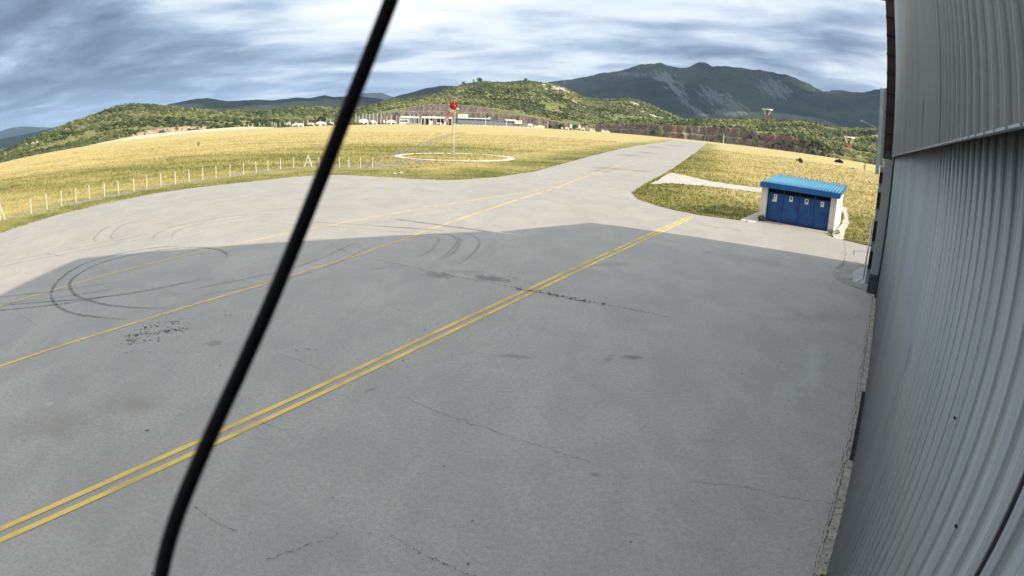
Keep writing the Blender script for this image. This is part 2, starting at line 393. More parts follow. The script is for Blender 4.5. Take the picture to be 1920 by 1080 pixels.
# painted markings
Y2 = [(-22, -15.8), (-9.92, 5.61), (-5.08, 14.19), (-1.0, 21.6), (4.65, 31.7), (14.75, 49.34)]
def offs(P, d):
    out = []
    for i, p in enumerate(P):
        a = Vector(P[max(i - 1, 0)]); b_ = Vector(P[min(i + 1, len(P) - 1)]); t = (b_ - a).normalized(); out.append((p[0] + t.y * d, p[1] - t.x * d))
    return out
ribbon('yellow_line', offs(Y2, .02), .17, .012, M_yel, 'upper stripe of the double yellow line across the apron')
ribbon('yellow_line', offs(Y2, .40), .17, .012, M_yel, 'lower stripe of the double yellow line across the apron')
Y1 = [(-24, -2), (-19.8, 7.2), (-16.85, 12.46), (-14.28, 16.94), (-12.5, 20.3), (-10.65, 23.9), (-8.35, 29.15), (-6.17, 35.26), (-2.99, 45.0), (.9, 56.3), (4.5, 66.5), (10.14, 85), (20, 115)]
ribbon('yellow_line', Y1, .16, .012, M_yel, 'taxiway centre line running up to the taxiway')
ribbon('yellow_line', [(20, 115), (33, 154), (50, 205)], .16, .012, M_yelfaint)
Y3 = [(-26.5, 12.5), (-23.24, 18.07), (-22.44, 19.34), (-21.04, 21.93), (-20.07, 23.85), (-17.02, 29.77), (-14.2, 34.6), (-11.23, 39.85), (-8.08, 45.3), (-3.2, 53.6), (1.3, 61), (4.2, 66.2)]
ribbon('yellow_line', Y3, .15, .013, M_yelold, 'worn yellow line left of the taxiway centre line')
ribbon('yellow_line', [(-25.83, 62.67), (-25.38, 64.6), (-22.2, 67.3), (-16.31, 66.99), (-12.39, 66.02), (-8.01, 66.05), (-1.72, 67.3), (4.76, 70.2)], .15, .012, M_yelfaint)
ribbon('yellow_line', [(-25.83, 62.67), (-24.6, 60.3), (-22.3, 58.76), (-17.11, 56.94)], .15, .012, M_yelfaint)
ribbon('yellow_line', [(-33.3, 45.6), (-33.36, 44.0), (-32.86, 42.63), (-29.15, 40.42), (-25.97, 38.52)], .14, .012, M_yelfaint)
ribbon('white_line', [(24.9, 37.8), (28, 35.7)], .16, .014, M_white, sm=0)
ribbon('drain_cover', [(25.05, 38.85), (23.9, 37.0)], .10, .014, M_crack, sm=0)
ribbon('drain_cover', [(25.05, 38.85), (28, 38.2)], .08, .014, M_crack, sm=0)

TY = dict(ringA=[[-17.56,30.75],[-20.3,30.4],[-21.92,29.1],[-22.99,27.52],[-23.45,25.59],[-22.86,23.07],[-21.49,20.68],[-19.68,19.05],[-17.78,18.19],[-15.98,18.0],[-14.03,18.1]],
 ringB=[[-14.92,27.95],[-15.5,29.11],[-16.85,30.11],[-19.0,30.2],[-21.1,28.4],[-22.2,26.6],[-22.35,24.8],[-21.67,22.55],[-20.45,21.19],[-18.9,20.16],[-16.65,19.51],[-14.59,19.47],[-12.98,19.76]],
 tyA=[[-23.24,18.07],[-20.57,19.14],[-18.25,20.12],[-16.06,21.59],[-13.9,24.2]], tyB=[[-23.4,17.03],[-20.4,18.5],[-18.95,19.3],[-17.3,20.7]])
TYF = dict(tyC=[[-26.91,18.2],[-21.46,20.66],[-18.5,22.9]], tyD=[[-22.26,31.7],[-23.43,33.83],[-23.66,37.06],[-22.0,40.2],[-18.68,42.14],[-15.72,42.08]],
 tyE=[[-18.13,40.88],[-15.5,39.5],[-9.36,38.44],[-7.52,37.9],[-5.58,37.4],[-4.0,37.3],[-2.83,36.6],[-2.12,34.89],[-1.99,32.91],[-2.29,30.28],[-2.81,28.09]],
 tyF=[[-10.06,35.9],[-6.91,36.7],[-4.83,36.4],[-3.46,35.5],[-3.14,34.0],[-3.2,31.01],[-3.85,28.8]], tyG=[[-18.76,58.11],[-16.2,60.3],[-12.1,60.65]],
 tyH=[[-26.93,31.17],[-28.42,32.82],[-30.2,36.66],[-30.2,40.0]], tyJ=[[-14, 22], [-10.5, 26.5], [-9, 33]], tyK=[[-24, 36], [-19, 44], [-12, 47]], tyL=[[-33, 24], [-27, 30], [-24, 34]])
for P in TY.values(): ribbon('tyre_mark', P, .20, .016, M_tyre, fade=True)
for P in TYF.values(): ribbon('tyre_mark', P, .18, .018, M_tyref, fade=True); ribbon('tyre_mark', offs(P, 1.3), .16, .018, M_tyref, fade=True)
ribbon('tyre_mark', [(-9.3, 38.3), (-6.6, 37.9), (-4.5, 37.5)], .22, .020, M_tyre)
def crack(P, wd_, z=.022, sub=9):
    Q = smoothpts(P, sub); Q = [(a + random.gauss(0, .012 + wd_ * .8), b_ + random.gauss(0, .012 + wd_ * .8)) for a, b_ in Q]
    ribbon('pavement_crack', Q, wd_, z, M_crack, wob=wd_ * .3, sm=0)
CR = dict(A=[[-9.57,31.14],[-8.26,29.6],[-6.83,28.76],[-5.3,27.88],[-3.76,26.9],[-2.7,26.27],[-1.6,25.65],[-0.4,25.1],[0.68,24.43]], A3=[[3.05,23.12],[4.93,22.2],[6.03,21.6]])
for P in CR.values(): crack(P, .045)
crack([[0.3, 24.6], [.68,24.43],[1.51,24.07],[2.22,23.63],[3.25,23.02]], .085, sub=14)
for P in ([[-2.65,13.86],[-2.01,13.34],[-1.43,12.98],[-0.23,12.31],[0.76,11.71],[1.84,11.09]], [[-1.98,8.29],[-1.61,8.07],[-1.34,7.85],[-0.91,7.63],[-0.3,7.35]], [[3.87,10.31],[5.03,10.08],[5.86,9.59],[6.9,9.19]],
          [[9.3,22.9],[9.7,22.41],[10.14,21.97]], [[-5.93,8.3],[-5.67,8.16],[-5.28,7.95],[-4.75,7.8]], [[-3.94,7.2],[-3.48,7.62],[-2.85,8.22]], [[-6.68,12.22],[-6.06,11.98],[-5.15,11.64]], [[-6.98,16.11],[-6.24,15.7],[-5.2,15.09]],
          [[-24.73,19.82],[-22.5,18.4],[-20.54,17.33],[-18.31,16.33]]):
    crack(P, .017, sub=14)
crack([[-29.01,28.04],[-26.91,27.19]], .09); crack([[-10.77,59.48],[-8.84,58.55],[-7.07,57.6]], .10)
crack([[26.9,43.6],[24.5, 39.3],[22.3,35.6],[20.3,32.6]], .05); crack([[18.0, 29.4], [18.4, 27.8], [19.0, 26.6]], .07)
# flaked tar specks: real thin chips lying on the apron
def specks(name, regions, label):
    V = []; F = []
    for (x0, y0, x1, y1, wid, cnt, sz) in regions:
        for k in range(cnt):
            t = random.random(); q = random.gauss(0, wid); dx, dy = x1 - x0, y1 - y0; L = math.hypot(dx, dy)
            cx = x0 + dx * t - dy / L * q; cy = y0 + dy * t + dx / L * q; a0 = random.gauss(math.atan2(dy, dx) + .5, .5); s_ = sz * random.uniform(.35, 1.3)
            n = 6; b0 = len(V)
            for j in range(n):
                a = j / n * 6.283; r_ = s_ * random.uniform(.5, 1); px, py = r_ * 1.5 * math.cos(a), r_ * .55 * math.sin(a)
                V.append((cx + px * math.cos(a0) - py * math.sin(a0), cy + px * math.sin(a0) + py * math.cos(a0), .024))
            for j in range(1, n - 1): F.append((b0, b0 + j, b0 + j + 1))
    return tag(mesh_np(name, V, F, M_chip), label, 'tar specks', None, 'stuff')
M_chip = pmat('tar_chip', (.03, .03, .03), (.07, .065, .06), 8, .9)
specks('tar_specks', [(-13.3, 16.4, -11.2, 17.7, .13, 120, .042), (-13.2, 17.2, -11.9, 18.5, .22, 45, .05), (-13.1, 15.9, -11.8, 16.5, .2, 28, .05), (-11.6, 19.2, -9.2, 19.5, .12, 26, .03), (-9.9, 16.0, -8.2, 17.2, .06, 14, .032), (-7.6, 16.9, -6.0, 16.6, .2, 14, .032), (-13.5, 15.7, -10.8, 18.3, .8, 40, .035)], 'dark flaked tar specks scattered on the apron')
specks('grit_specks', [(-14, 8, 14, 12, 4, 45, .025), (-12, 18, 14, 24, 5, 45, .04), (-5, 6, 5, 9, 1.2, 22, .018)], 'tiny dark grit specks scattered over the apron')

# gravel tracks and white ring
trk = [(-54, 33), (-50.5, 41.5), (-48.0, 46.5), (-46.0, 50.5), (-44.3, 54.8), (-43.0, 59.8), (-40.9, 64.9), (-38.4, 70.4), (-36.0, 76.8), (-33.6, 84.0), (-28.6, 88.2), (-20, 88.3), (-14, 92)]
ribbon('gravel_track', trk, 2.6, -.030, M_gravel, 'gravel track behind the white fence posts')
ribbon('gravel_track', [(-26, 112), (-25.5, 130), (-26.5, 175), (-30, 226), (-33, 280), (-35, 405)], (3.2, 5), -.030, M_gravel, 'gravel trail leading from the white ring to the terminal')
ribbon('gravel_patch', [(-24, 84), (-22, 93), (-19, 101), (-17, 108)], 11, -.034, M_gravel, 'stony ground in front of the white ring')
cxr, cyr = -12.2, 116.5
ringo = [(cxr + 11.6 * math.cos(a), cyr + 12.5 * math.sin(a)) for a in np.linspace(0, 2 * math.pi, 90)]
M_ring = worn('whitewashed_concrete', (.66, .64, .58), (.78, .76, .70), .12, .32, 1.2, 1.0)
b_ = MB()
for i in range(len(ringo) - 1):
    p0, p1 = ringo[i], ringo[i + 1]; k0, k1 = [(cxr + (p[0] - cxr) * .905, cyr + (p[1] - cyr) * .905) for p in (p0, p1)]
    if 1.2 < (i / 89 * 6.283) < 1.95 and random.random() < .45: continue
    b_.poly([(*p0, .03), (*p1, .03), (*k1, .03), (*k0, .03), (*p0, -.1), (*p1, -.1), (*k1, -.1), (*k0, -.1)], [(0, 1, 2, 3), (0, 4, 5, 1), (2, 6, 7, 3)])
o = b_.build('painted_ring', M_ring); tag(o, 'flat white painted ring on the grass around the windsock', 'ground marking')

# grass tufts --------------------------------------------------------------
def tufts(n, rmin, rmax, amin, amax, hgt, seed, nb=4):
    r_ = np.random.default_rng(seed)
    rad = rmin * (rmax / rmin) ** r_.random(n); a = np.radians(r_.uniform(amin, amax, n)); x_ = rad * np.sin(a); y_ = rad * np.cos(a)
    k = ~inside(x_, y_, APRON) & ~inside(x_, y_, PATH) & ~inside(x_, y_, PADL) & (seg_dist(x_, y_, [tuple(q) for q in trk]) > 1.1)
    e_ = np.hypot((x_ - cxr) / 11.6, (y_ - cyr) / 12.5); k &= ~((e_ > .87) & (e_ < 1.02))
    k &= ~((x_ > 21) & (y_ < 60) & (((x_ - 21.9) * .82 - (y_ - 50.8) * .572) > -.2) & (((x_ - 21.9) * .82 - (y_ - 50.8) * .572) < 7.2) & (((x_ - 21.9) * .572 + (y_ - 50.8) * .82) > -1.5) & (((x_ - 21.9) * .572 + (y_ - 50.8) * .82) < 8))
    x_, y_, rad = x_[k], y_[k], rad[k]; m = len(x_)
    g = greenness(x_, y_)
    s_ = hgt * (rad / 60) ** .45 * r_.uniform(.5, 1.3, m) * (1.0 - .45 * (seg_dist(x_, y_, EDGE_L) < 14))
    V = np.zeros((m, nb, 3, 3)); ang = r_.uniform(0, 6.283, (m, nb)); lean = r_.uniform(.1, .8, (m, nb)); wid = (.25 * s_)[:, None] * r_.uniform(.5, 1, (m, nb))
    ox = r_.normal(0, .3, (m, nb)) * s_[:, None]; oy = r_.normal(0, .3, (m, nb)) * s_[:, None]
    bx = x_[:, None] + ox; by = y_[:, None] + oy
    V[..., 0, 0] = bx - np.sin(ang) * wid; V[..., 0, 1] = by + np.cos(ang) * wid; V[..., 0, 2] = -.06
    V[..., 1, 0] = bx + np.sin(ang) * wid; V[..., 1, 1] = by - np.cos(ang) * wid; V[..., 1, 2] = -.06
    V[..., 2, 0] = bx + np.cos(ang) * lean * s_[:, None]; V[..., 2, 1] = by + np.sin(ang) * lean * s_[:, None]; V[..., 2, 2] = (s_[:, None] * r_.uniform(.5, 1.1, (m, nb)))
    F = np.arange(m * nb * 3).reshape(-1, 3); gg = np.repeat(np.clip(g + r_.normal(0, .16, m), 0, 1), nb * 3)
    return V.reshape(-1, 3), F, gg
V, F, gg = tufts(95000, 36, 330, -58, 36, .20, 3)
tag(mesh_np('grass_tufts', V, F, M_blade, attrs={'green': gg}), 'tufted yellow and green grass covering the airfield', 'grass', None, 'stuff')

def edge_tufts(lines, n, seed):
    r_ = np.random.default_rng(seed); X_ = []; Y_ = []
    for ln in lines:
        P = [q for q in ln]; seg = [(P[i], P[i + 1]) for i in range(len(P) - 1)]; L_ = np.array([math.dist(a, b_) for a, b_ in seg]); pr_ = L_ / L_.sum()
        k = r_.choice(len(seg), n, p=pr_); t = r_.random(n); a = np.array([seg[i][0] for i in k]); b2 = np.array([seg[i][1] for i in k]); q = a + (b2 - a) * t[:, None]
        nn = np.stack([-(b2 - a)[:, 1], (b2 - a)[:, 0]], 1) / L_[k][:, None]
        q = q + nn * (r_.uniform(-.10, .40, n) + .25 * fbm(q[:, 0] * .9, q[:, 1] * .9, 3, 5))[:, None]; X_.append(q[:, 0]); Y_.append(q[:, 1])
    x_, y_ = np.concatenate(X_), np.concatenate(Y_); m = len(x_); nb = 4; g = greenness(x_, y_) * .8
    rad = np.hypot(x_, y_); s_ = .11 * (rad / 60) ** .5 * r_.uniform(.4, 1.3, m); ang = r_.uniform(0, 6.283, (m, nb)); V = np.zeros((m, nb, 3, 3)); wid = .4 * s_[:, None] * r_.uniform(.5, 1, (m, nb))
    bx = x_[:, None] + r_.normal(0, .5, (m, nb)) * s_[:, None]; by = y_[:, None] + r_.normal(0, .5, (m, nb)) * s_[:, None]; ln_ = r_.uniform(.2, 1.1, (m, nb)) * s_[:, None]
    V[..., 0, 0] = bx - np.sin(ang) * wid; V[..., 0, 1] = by + np.cos(ang) * wid; V[..., 0, 2] = -.02
    V[..., 1, 0] = bx + np.sin(ang) * wid; V[..., 1, 1] = by - np.cos(ang) * wid; V[..., 1, 2] = -.02
    V[..., 2, 0] = bx + np.cos(ang) * ln_; V[..., 2, 1] = by + np.sin(ang) * ln_; V[..., 2, 2] = s_[:, None] * r_.uniform(.4, 1.0, (m, nb))
    return tag(mesh_np('edge_grass', V.reshape(-1, 3), np.arange(m * nb * 3).reshape(-1, 3), M_blade, attrs={'green': np.repeat(np.clip(g + r_.normal(0, .2, m), 0, 1), nb * 3)}), 'ragged grass creeping over the edges of the concrete', 'grass', None, 'stuff')
edge_tufts([EDGE_L[3:21], EDGE_R[1:8][::1], EDGE_R[5:12], [(26.8, 43.4), (27.7, 42.4), (28.5, 41.4), (31, 39)]], 3600, 9)

# ------------------------------------------------------------------ hangar
TH = R(34.333); WD = (math.sin(TH), math.cos(TH)); NR = (math.cos(TH), -math.sin(TH))
def W(s, q, z): return (s * WD[0] + q * NR[0], s * WD[1] + q * NR[1], z)
def wmat(): return Matrix(((WD[0], NR[0], 0, 0), (WD[1], NR[1], 0, 0), (0, 0, 1, 0), (0, 0, 0, 1)))
WM = wmat()
def wbox(b, s0, s1, q0, q1, z0, z1): return b.box(s0, s1, q0, q1, z0, z1, WM)
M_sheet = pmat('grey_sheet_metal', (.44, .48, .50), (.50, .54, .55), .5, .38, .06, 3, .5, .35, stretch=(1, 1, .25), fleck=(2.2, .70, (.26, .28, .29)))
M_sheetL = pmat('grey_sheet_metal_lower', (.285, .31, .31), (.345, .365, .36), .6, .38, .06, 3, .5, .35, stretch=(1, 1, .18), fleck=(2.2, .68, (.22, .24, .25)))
M_dark = pmat('dark_gap_rubber', (.012, .012, .014), (.025, .024, .026), 3, .8)
M_brown = pmat('brown_primed_steel', (.022, .012, .012), (.040, .020, .019), 2, .6, .1)
M_roofd = pmat('hangar_roof_sheet', (.25, .26, .27), (.3, .31, .32), .5, .6)
M_conc = pmat('kerb_concrete', (.28, .26, .21), (.40, .38, .32), 3, .9, .5, 25, fleck=(14, .58, (.15, .14, .11)))
M_plinth = pmat('dark_plinth', (.05, .05, .052), (.075, .075, .075), 3, .8)
M_pillar = pmat('pillar_sheet', (.27, .29, .30), (.33, .345, .35), .7, .6, .05, stretch=(1, 1, .3))
M_strip = pmat('pale_flashing', (.36, .42, .40), (.45, .50, .48), 1.2, .5, .05)
M_wpipe = pmat('white_pvc', (.62, .62, .68), (.7, .7, .74), 2, .4)
M_weed = pmat('weed_leaf', (.06, .085, .02), (.14, .16, .05), 12, .8)

def gable(s): return 23.0 - .40 * abs(s - 12.5)
def corr(s0, s1, z0, z1f, q, pitch=.32, rib=.040, dep=.034, back=.05, phase=0.0, minor=True):
    pr = [(s0, 0)]; k = math.ceil((s0 - phase) / pitch)
    while phase + k * pitch + rib < s1:
        c0 = phase + k * pitch
        if c0 > s0 + .01:
            if c0 - .02 > s0: pr += [(c0 - .014, 0), (c0 - .012, -.016), (c0 - .003, -.016)]
            pr += [(c0, 0), (c0 + rib * .12, dep), (c0 + rib * .88, dep), (c0 + rib, 0)]
            if minor and c0 + pitch * .63 + .03 < s1: pr += [(c0 + pitch * .60, 0), (c0 + pitch * .62, .006), (c0 + pitch * .65, .006), (c0 + pitch * .67, 0)]
        k += 1
    pr.append((s1, 0)); n = len(pr); V = []; F = []
    for s, d in pr:
        zt = z1f(s) if callable(z1f) else z1f
        V += [W(s, q - d, z0), W(s, q - d, zt), W(s, q + back, z0), W(s, q + back, zt)]
    for i in range(n - 1):
        a, c = 4 * i, 4 * i + 4
        F += [(a, c, c + 1, a + 1), (a + 2, a + 3, c + 3, c + 2), (a, a + 2, c + 2, c), (a + 1, c + 1, c + 3, a + 3)]
    F += [(0, 1, 3, 2), (4 * n - 4, 4 * n - 2, 4 * n - 1, 4 * n - 3)]
    return V, F
H = thing('hangar', 'tall grey corrugated steel hangar filling the right edge', 'hangar', (0, 0, 0))
# closed body with gable
b = MB(); out = [(-8.5, 0), (-8.5, gable(-8.5) - .3), (12.5, 22.7), (32.6, gable(32.6) - .3), (32.6, 0)]
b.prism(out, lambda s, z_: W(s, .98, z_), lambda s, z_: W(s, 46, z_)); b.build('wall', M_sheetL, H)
b = MB(); out = [(-9.2, gable(-9.2)), (12.5, 23.0), (33, gable(33)), (33, gable(33) - .22), (12.5, 22.74), (-9.2, gable(-9.2) - .22)]
b.prism(out, lambda s, z_: W(s, .745, z_), lambda s, z_: W(s, 46.5, z_)); b.build('roof', M_roofd, H)
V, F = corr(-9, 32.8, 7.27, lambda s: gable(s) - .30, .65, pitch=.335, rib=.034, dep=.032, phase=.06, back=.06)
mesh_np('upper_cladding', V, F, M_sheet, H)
b = MB()
for k in range(-26, 97):
    s0 = .06 + k * .335 + .05
    if s0 + .27 < 32.7: wbox(b, s0, s0 + .27, .630, .649, 7.254, 7.268)
b.build('drip_edge', M_sheet, H)
b = MB(); wbox(b, 6.36, 6.37, .636, .649, 7.28, 20.0); b.build('sheet_joint', M_dark, H)
b = MB(); wbox(b, -8.9, 32.7, .715, .975, 7.42, 7.55); b.build('soffit', M_dark, H)
# sliding door leaves, built of sheets with narrow joints
for i, (s0, s1, ph) in enumerate(((1.863, 3.435, 2.21), (3.455, 6.135, 2.21), (6.150, 7.255, .03), (7.27, 19.4, .12), (19.42, 31.6, .2))):
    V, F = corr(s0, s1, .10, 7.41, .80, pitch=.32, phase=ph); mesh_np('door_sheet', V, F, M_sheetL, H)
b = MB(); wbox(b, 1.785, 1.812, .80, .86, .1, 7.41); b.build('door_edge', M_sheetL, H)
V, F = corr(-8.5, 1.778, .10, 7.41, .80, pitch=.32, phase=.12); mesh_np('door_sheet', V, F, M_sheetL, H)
b = MB(); wbox(b, -8.4, 31.9, .92, .97, .0, 7.41); b.build('door_frame', M_dark, H)
b = MB(); b.tube(W(1.846, .802, .1), W(1.842, .802, 7.41), .020, seg=14); b.build('edge_seal', M_dark, H, smooth=True)
b = MB()
for k in range(44):
    s0 = -8.5 + k * .93
    if s0 > 31.6: break
    j = random.uniform(-.015, .015); wbox(b, s0, min(s0 + .93, 32.2), .60 + j, .915, -.02, .045 + random.uniform(-.008, .008))
b.build('kerb', M_conc, H)
# dark slot between kerb and apron
P = [W(s, .58 + random.gauss(0, .012), 0)[:2] for s in np.arange(-6, 32, .18)]
ribbon('pavement_crack', P, .045, .012, M_crack, wob=.012, sm=0)
P = [W(s, .50 + random.gauss(0, .02), 0)[:2] for s in np.arange(3, 30, .3)]
ribbon('pavement_crack', P, .02, .012, M_crack, wob=.012, sm=0)
b = MB(); wbox(b, 13.6, 18.2, .66, .80, .03, .07); b.build('drain_grate', M_dark, H)
# bolts/small scars on door
b = MB()
for s, z_ in ((3.42, 5.66), (2.42, 5.55)): b = MB(); b.tube(W(s, .775, z_), W(s, .76, z_ + .012), .007, seg=6); b.build('latch', M_dark, H)
# end gap and brown guide frame at the far end
b = MB(); wbox(b, 31.62, 32.55, .70, .915, 0, 7.26); b.build('end_gap_seal', M_dark, H)
b = MB(); wbox(b, 32.82, 33.05, .12, .70, 7.5, 19.0)
for z_ in np.arange(8.4, 19, 1.05): wbox(b, 32.70, 33.12, .10, .64, z_, z_ + .10)
b.build('guide_frame', M_brown, H)
b = MB(); wbox(b, 32.84, 33.6, .12, .66, 7.06, 7.5); b.build('guide_box', M_plinth, H)

AN = thing('annex', 'low grey annex building with pale corner flashing beyond the hangar end', 'building', (0, 0, 0))
b = MB(); b.prism([(33.4, 0), (33.4, 14.6), (41.3, 13.1), (41.3, 0)], lambda s, z_: W(s, 1.05, z_), lambda s, z_: W(s, 30, z_)); b.build('wall', M_pillar, AN)
b = MB(); wbox(b, 32.66, 33.2, .24, .69, 1.0, 7.05); b.build('pillar', M_pillar, AN, bevel=.02)
b = MB(); wbox(b, 32.6, 33.25, .20, .78, 0.0, .999); b.build('plinth', M_plinth, AN, bevel=.03)
b = MB(); wbox(b, 34.8, 41.2, .02, 1.04, 0, 6.6); b.build('front_wall', M_pillar, AN)
b = MB()
for z0, z1 in ((.9, 1.9), (2.5, 3.6), (4.3, 5.2), (5.7, 6.3)): b = MB(); wbox(b, 34.6, 34.78, .02, .2, z0, z1); b.build('window', M_dark, AN)
b = MB(); wbox(b, 40.9, 41.1, -.30, -.03, 6.0, 11.65); b.build('corner_flashing', M_strip, AN)
b = MB(); wbox(b, 41.0, 41.3, .06, .14, 6.6, 11.6); wbox(b, 40.95, 41.12, -.02, .05, 6.6, 11.55); b.build('drain_channel', M_pillar, AN)
b = MB(); b.tube(W(34.3, -.12, .42), W(34.5, -.10, 3.6), .055); b.tube(W(34.3, -.12, .42), W(34.15, -.42, .18), .06); b.build('downpipe', M_wpipe, AN, smooth=True)
b = MB(); b.tube(W(41, -.28, 8.9), W(40.6, -1.35, 9.25), .035); b.box(-.25, .25, -.08, .08, -.05, .04, Matrix.Translation(W(40.6, -1.45, 9.28)) @ Matrix.Rotation(R(70), 4, 'Z')); b.build('lamp_arm', M_strip, AN)

# ------------------------------------------------------------------ cable in front of the lens
CB = [(-0.0611, 0.2775, 7.058),(-0.0644, 0.2786, 7.0485),(-0.0679, 0.2792, 7.039),(-0.0714, 0.2795, 7.0294),(-0.0749, 0.2794, 7.0199),(-0.0785, 0.279, 7.0104),(-0.082, 0.2782, 7.0009),(-0.0854, 0.277, 6.9914),(-0.0888, 0.2755, 6.9819),(-0.0922, 0.2736, 6.9725),(-0.0956, 0.2713, 6.9632),(-0.0989, 0.2687, 6.9539),(-0.1022, 0.2657, 6.9448),(-0.1051, 0.2613, 6.936),(-0.108, 0.2565, 6.9274),(-0.1108, 0.2514, 6.919),(-0.1136, 0.246, 6.9108),(-0.1165, 0.2403, 6.9029),(-0.1193, 0.2342, 6.8952),(-0.122, 0.2278, 6.8877),(-0.1248, 0.2211, 6.8805),(-0.1274, 0.2141, 6.8736),(-0.1299, 0.2069, 6.8669),(-0.1323, 0.1995, 6.8604),(-0.1344, 0.1918, 6.8542),(-0.1363, 0.184, 6.8482),(-0.1378, 0.176, 6.8424),(-0.1389, 0.168, 6.8368),(-0.1396, 0.16, 6.8313),(-0.1396, 0.152, 6.826)]
top = [W(.9, .61, 7.95), W(.85, .45, 7.93), (.12, .30, 7.62), (-0.0215, 0.2643, 7.172), (-0.0446, 0.272, 7.1055), (-0.0545, 0.2753, 7.077)]
bot = [(-0.1396, 0.14, 6.818), (-0.1396, 0.12, 6.8048), (-.05, .0, 6.74), (.15, -.1, 6.70), W(.1, .70, 6.62), W(.1, .856, 6.6)]
cu = bpy.data.curves.new('cable', 'CURVE'); cu.dimensions = '3D'; cu.bevel_depth = .0036; cu.bevel_resolution = 5; cu.use_fill_caps = True
pts = top + CB + bot; spn = cu.splines.new('NURBS'); spn.points.add(len(pts) - 1)
for i, p in enumerate(pts): spn.points[i].co = (*p, 1)
spn.order_u = 4; spn.use_endpoint_u = True; spn.resolution_u = 6
tmp = bpy.data.objects.new('tmp', cu); C.objects.link(tmp)
bpy.context.view_layer.update()
me = bpy.data.meshes.new_from_object(tmp.evaluated_get(bpy.context.evaluated_depsgraph_get())); bpy.data.objects.remove(tmp)
me.materials.clear()
M_cable = pmat('black_cable', (.004, .004, .005), (.007, .006, .008), 30, .7, spec=.15)
o = link('cable', me, M_cable, smooth=True); tag(o, 'thick black cable hanging right in front of the lens', 'cable')

# ------------------------------------------------------------------ blue shed
M_plas = pmat('cream_plaster', (.56, .54, .45), (.68, .66, .56), 1.5, .85, .2, 30)
M_plasw = pmat('white_plaster', (.78, .77, .74), (.84, .83, .80), 2.5, .85, .2, 30)
M_blued = pmat('blue_painted_door', (.012, .058, .185), (.022, .088, .25), 1.6, .6, .03, fleck=(7, .70, (.03, .06, .12)))
M_bluef = pmat('blue_frame', (.010, .045, .155), (.014, .055, .18), 1.5, .55)
M_bluer = pmat('blue_roof_sheet', (.06, .225, .38), (.095, .28, .43), 1.2, .55, fleck=(3, .68, (.05, .25, .5)))
M_blueF = pmat('blue_fascia', (.012, .085, .27), (.018, .105, .31), 1.2, .5)
M_black = pmat('unlit_opening', (.01, .01, .012), (.02, .02, .022), 2, .9)
M_paper = pmat('white_notice', (.68, .72, .70), (.76, .78, .76), 4, .7)
M_ink = pmat('notice_print', (.06, .07, .07), (.12, .13, .13), 14, .8)
M_ink2 = pmat('notice_print_green', (.30, .40, .36), (.42, .5, .46), 9, .8)
S = thing('shed', 'small white shed with four blue doors and blue corrugated roof', 'shed', (21.9, 50.8, 0), math.atan2(-.572, .82))
L, D = 6.98, 7.4
b = MB(); b.box(0, .56, 0, .4, .26, 3.02).box(.0, .18, .4, D, .0, 3.3).box(.18, L - .18, D - .18, D, 0, 3.4); b.build('wall', M_plas, S)
b = MB(); b.box(L - .56, L - .03, 0, .4, .26, 3.02); b.build('wall', M_plas, S)
b = MB(); b.prism([(.012, .05), (.012, 3.08), (D, 3.55), (D, .05)], lambda y_, z_: (L - .18, y_, z_), lambda y_, z_: (L + .012, y_, z_)); b.build('side_wall', M_plasw, S)
b = MB(); b.box(-.01, .57, -.012, .39, 0, .26); b.build('plinth', M_patch, S)
b = MB(); b.box(L - .57, L + .02, -.012, .39, 0, .255); b.build('plinth', M_patch, S)
b = MB(); b.box(.57, L - .57, .7, .8, .1, 3.0); b.build('opening_shade', M_black, S)  # black sheet paints the dark of the opening above the doors
b = MB(); b.box(.56, L - .56, .34, .42, 2.56, 2.62)
for k in range(5): xx = .57 + k * 1.46; b.box(xx - .03 if k else xx, xx + .03, .33, .41, .06, 3.0)
b.box(.56, L - .56, .33, .41, .04, .12)
b.build('door_frame', M_bluef, S)
for k in range(4):
    x0 = .61 + k * 1.46; x1 = x0 + 1.385
    b = MB(); b.box(x0, x1, .355, .385, .13, 2.55)
    b.box(x0 + .06, x1 - .06, .345, .357, .20, .24).box(x0 + .06, x1 - .06, .345, .357, .46, .50).box(x0 + .05, x0 + .09, .345, .357, .2, 2.5).box(x1 - .09, x1 - .05, .345, .357, .2, 2.5).box((x0 + x1) / 2 - .015, (x0 + x1) / 2 + .015, .347, .357, .5, 2.5)
    d = b.build('door', M_blued, S)
    b = MB(); b.box(x1 - .16, x1 - .12, .30, .346, 1.25, 1.42); b.build('handle', M_dark, d)
    nx = x0 + .66
    nz = 2.02
    b = MB(); b.box(nx - .16, nx + .16, .325, .345, nz, nz + .46); no = b.build('notice', M_paper, d)
    b = MB()
    if k in (0, 3):
        b.poly([(nx - .05, .320, nz + .22), (nx + .05, .320, nz + .22), (nx + .07, .320, nz + .30), (nx + .01, .320, nz + .42), (nx - .03, .320, nz + .36), (nx - .06, .320, nz + .30)], [(0, 1, 2, 3, 4, 5)])
    else: b.box(nx - .10, nx + .10, .317, .3245, nz + .20, nz + .40)
    b.build('symbol', M_ink, no)
    b = MB()
    for j in range(3): b.box(nx - .11, nx + .11 - .03 * j, .317, .3245, nz + .05 + j * .045, nz + .07 + j * .045)
    b.build('print', M_ink2, no)
    if k == 0:
        b = MB(); b.box(nx - .27, nx - .06, .318, .323, nz - .20, nz - .02).box(nx - .055, nx + .15, .318, .323, nz - .20, nz - .012); b.build('notice', M_paper, d)
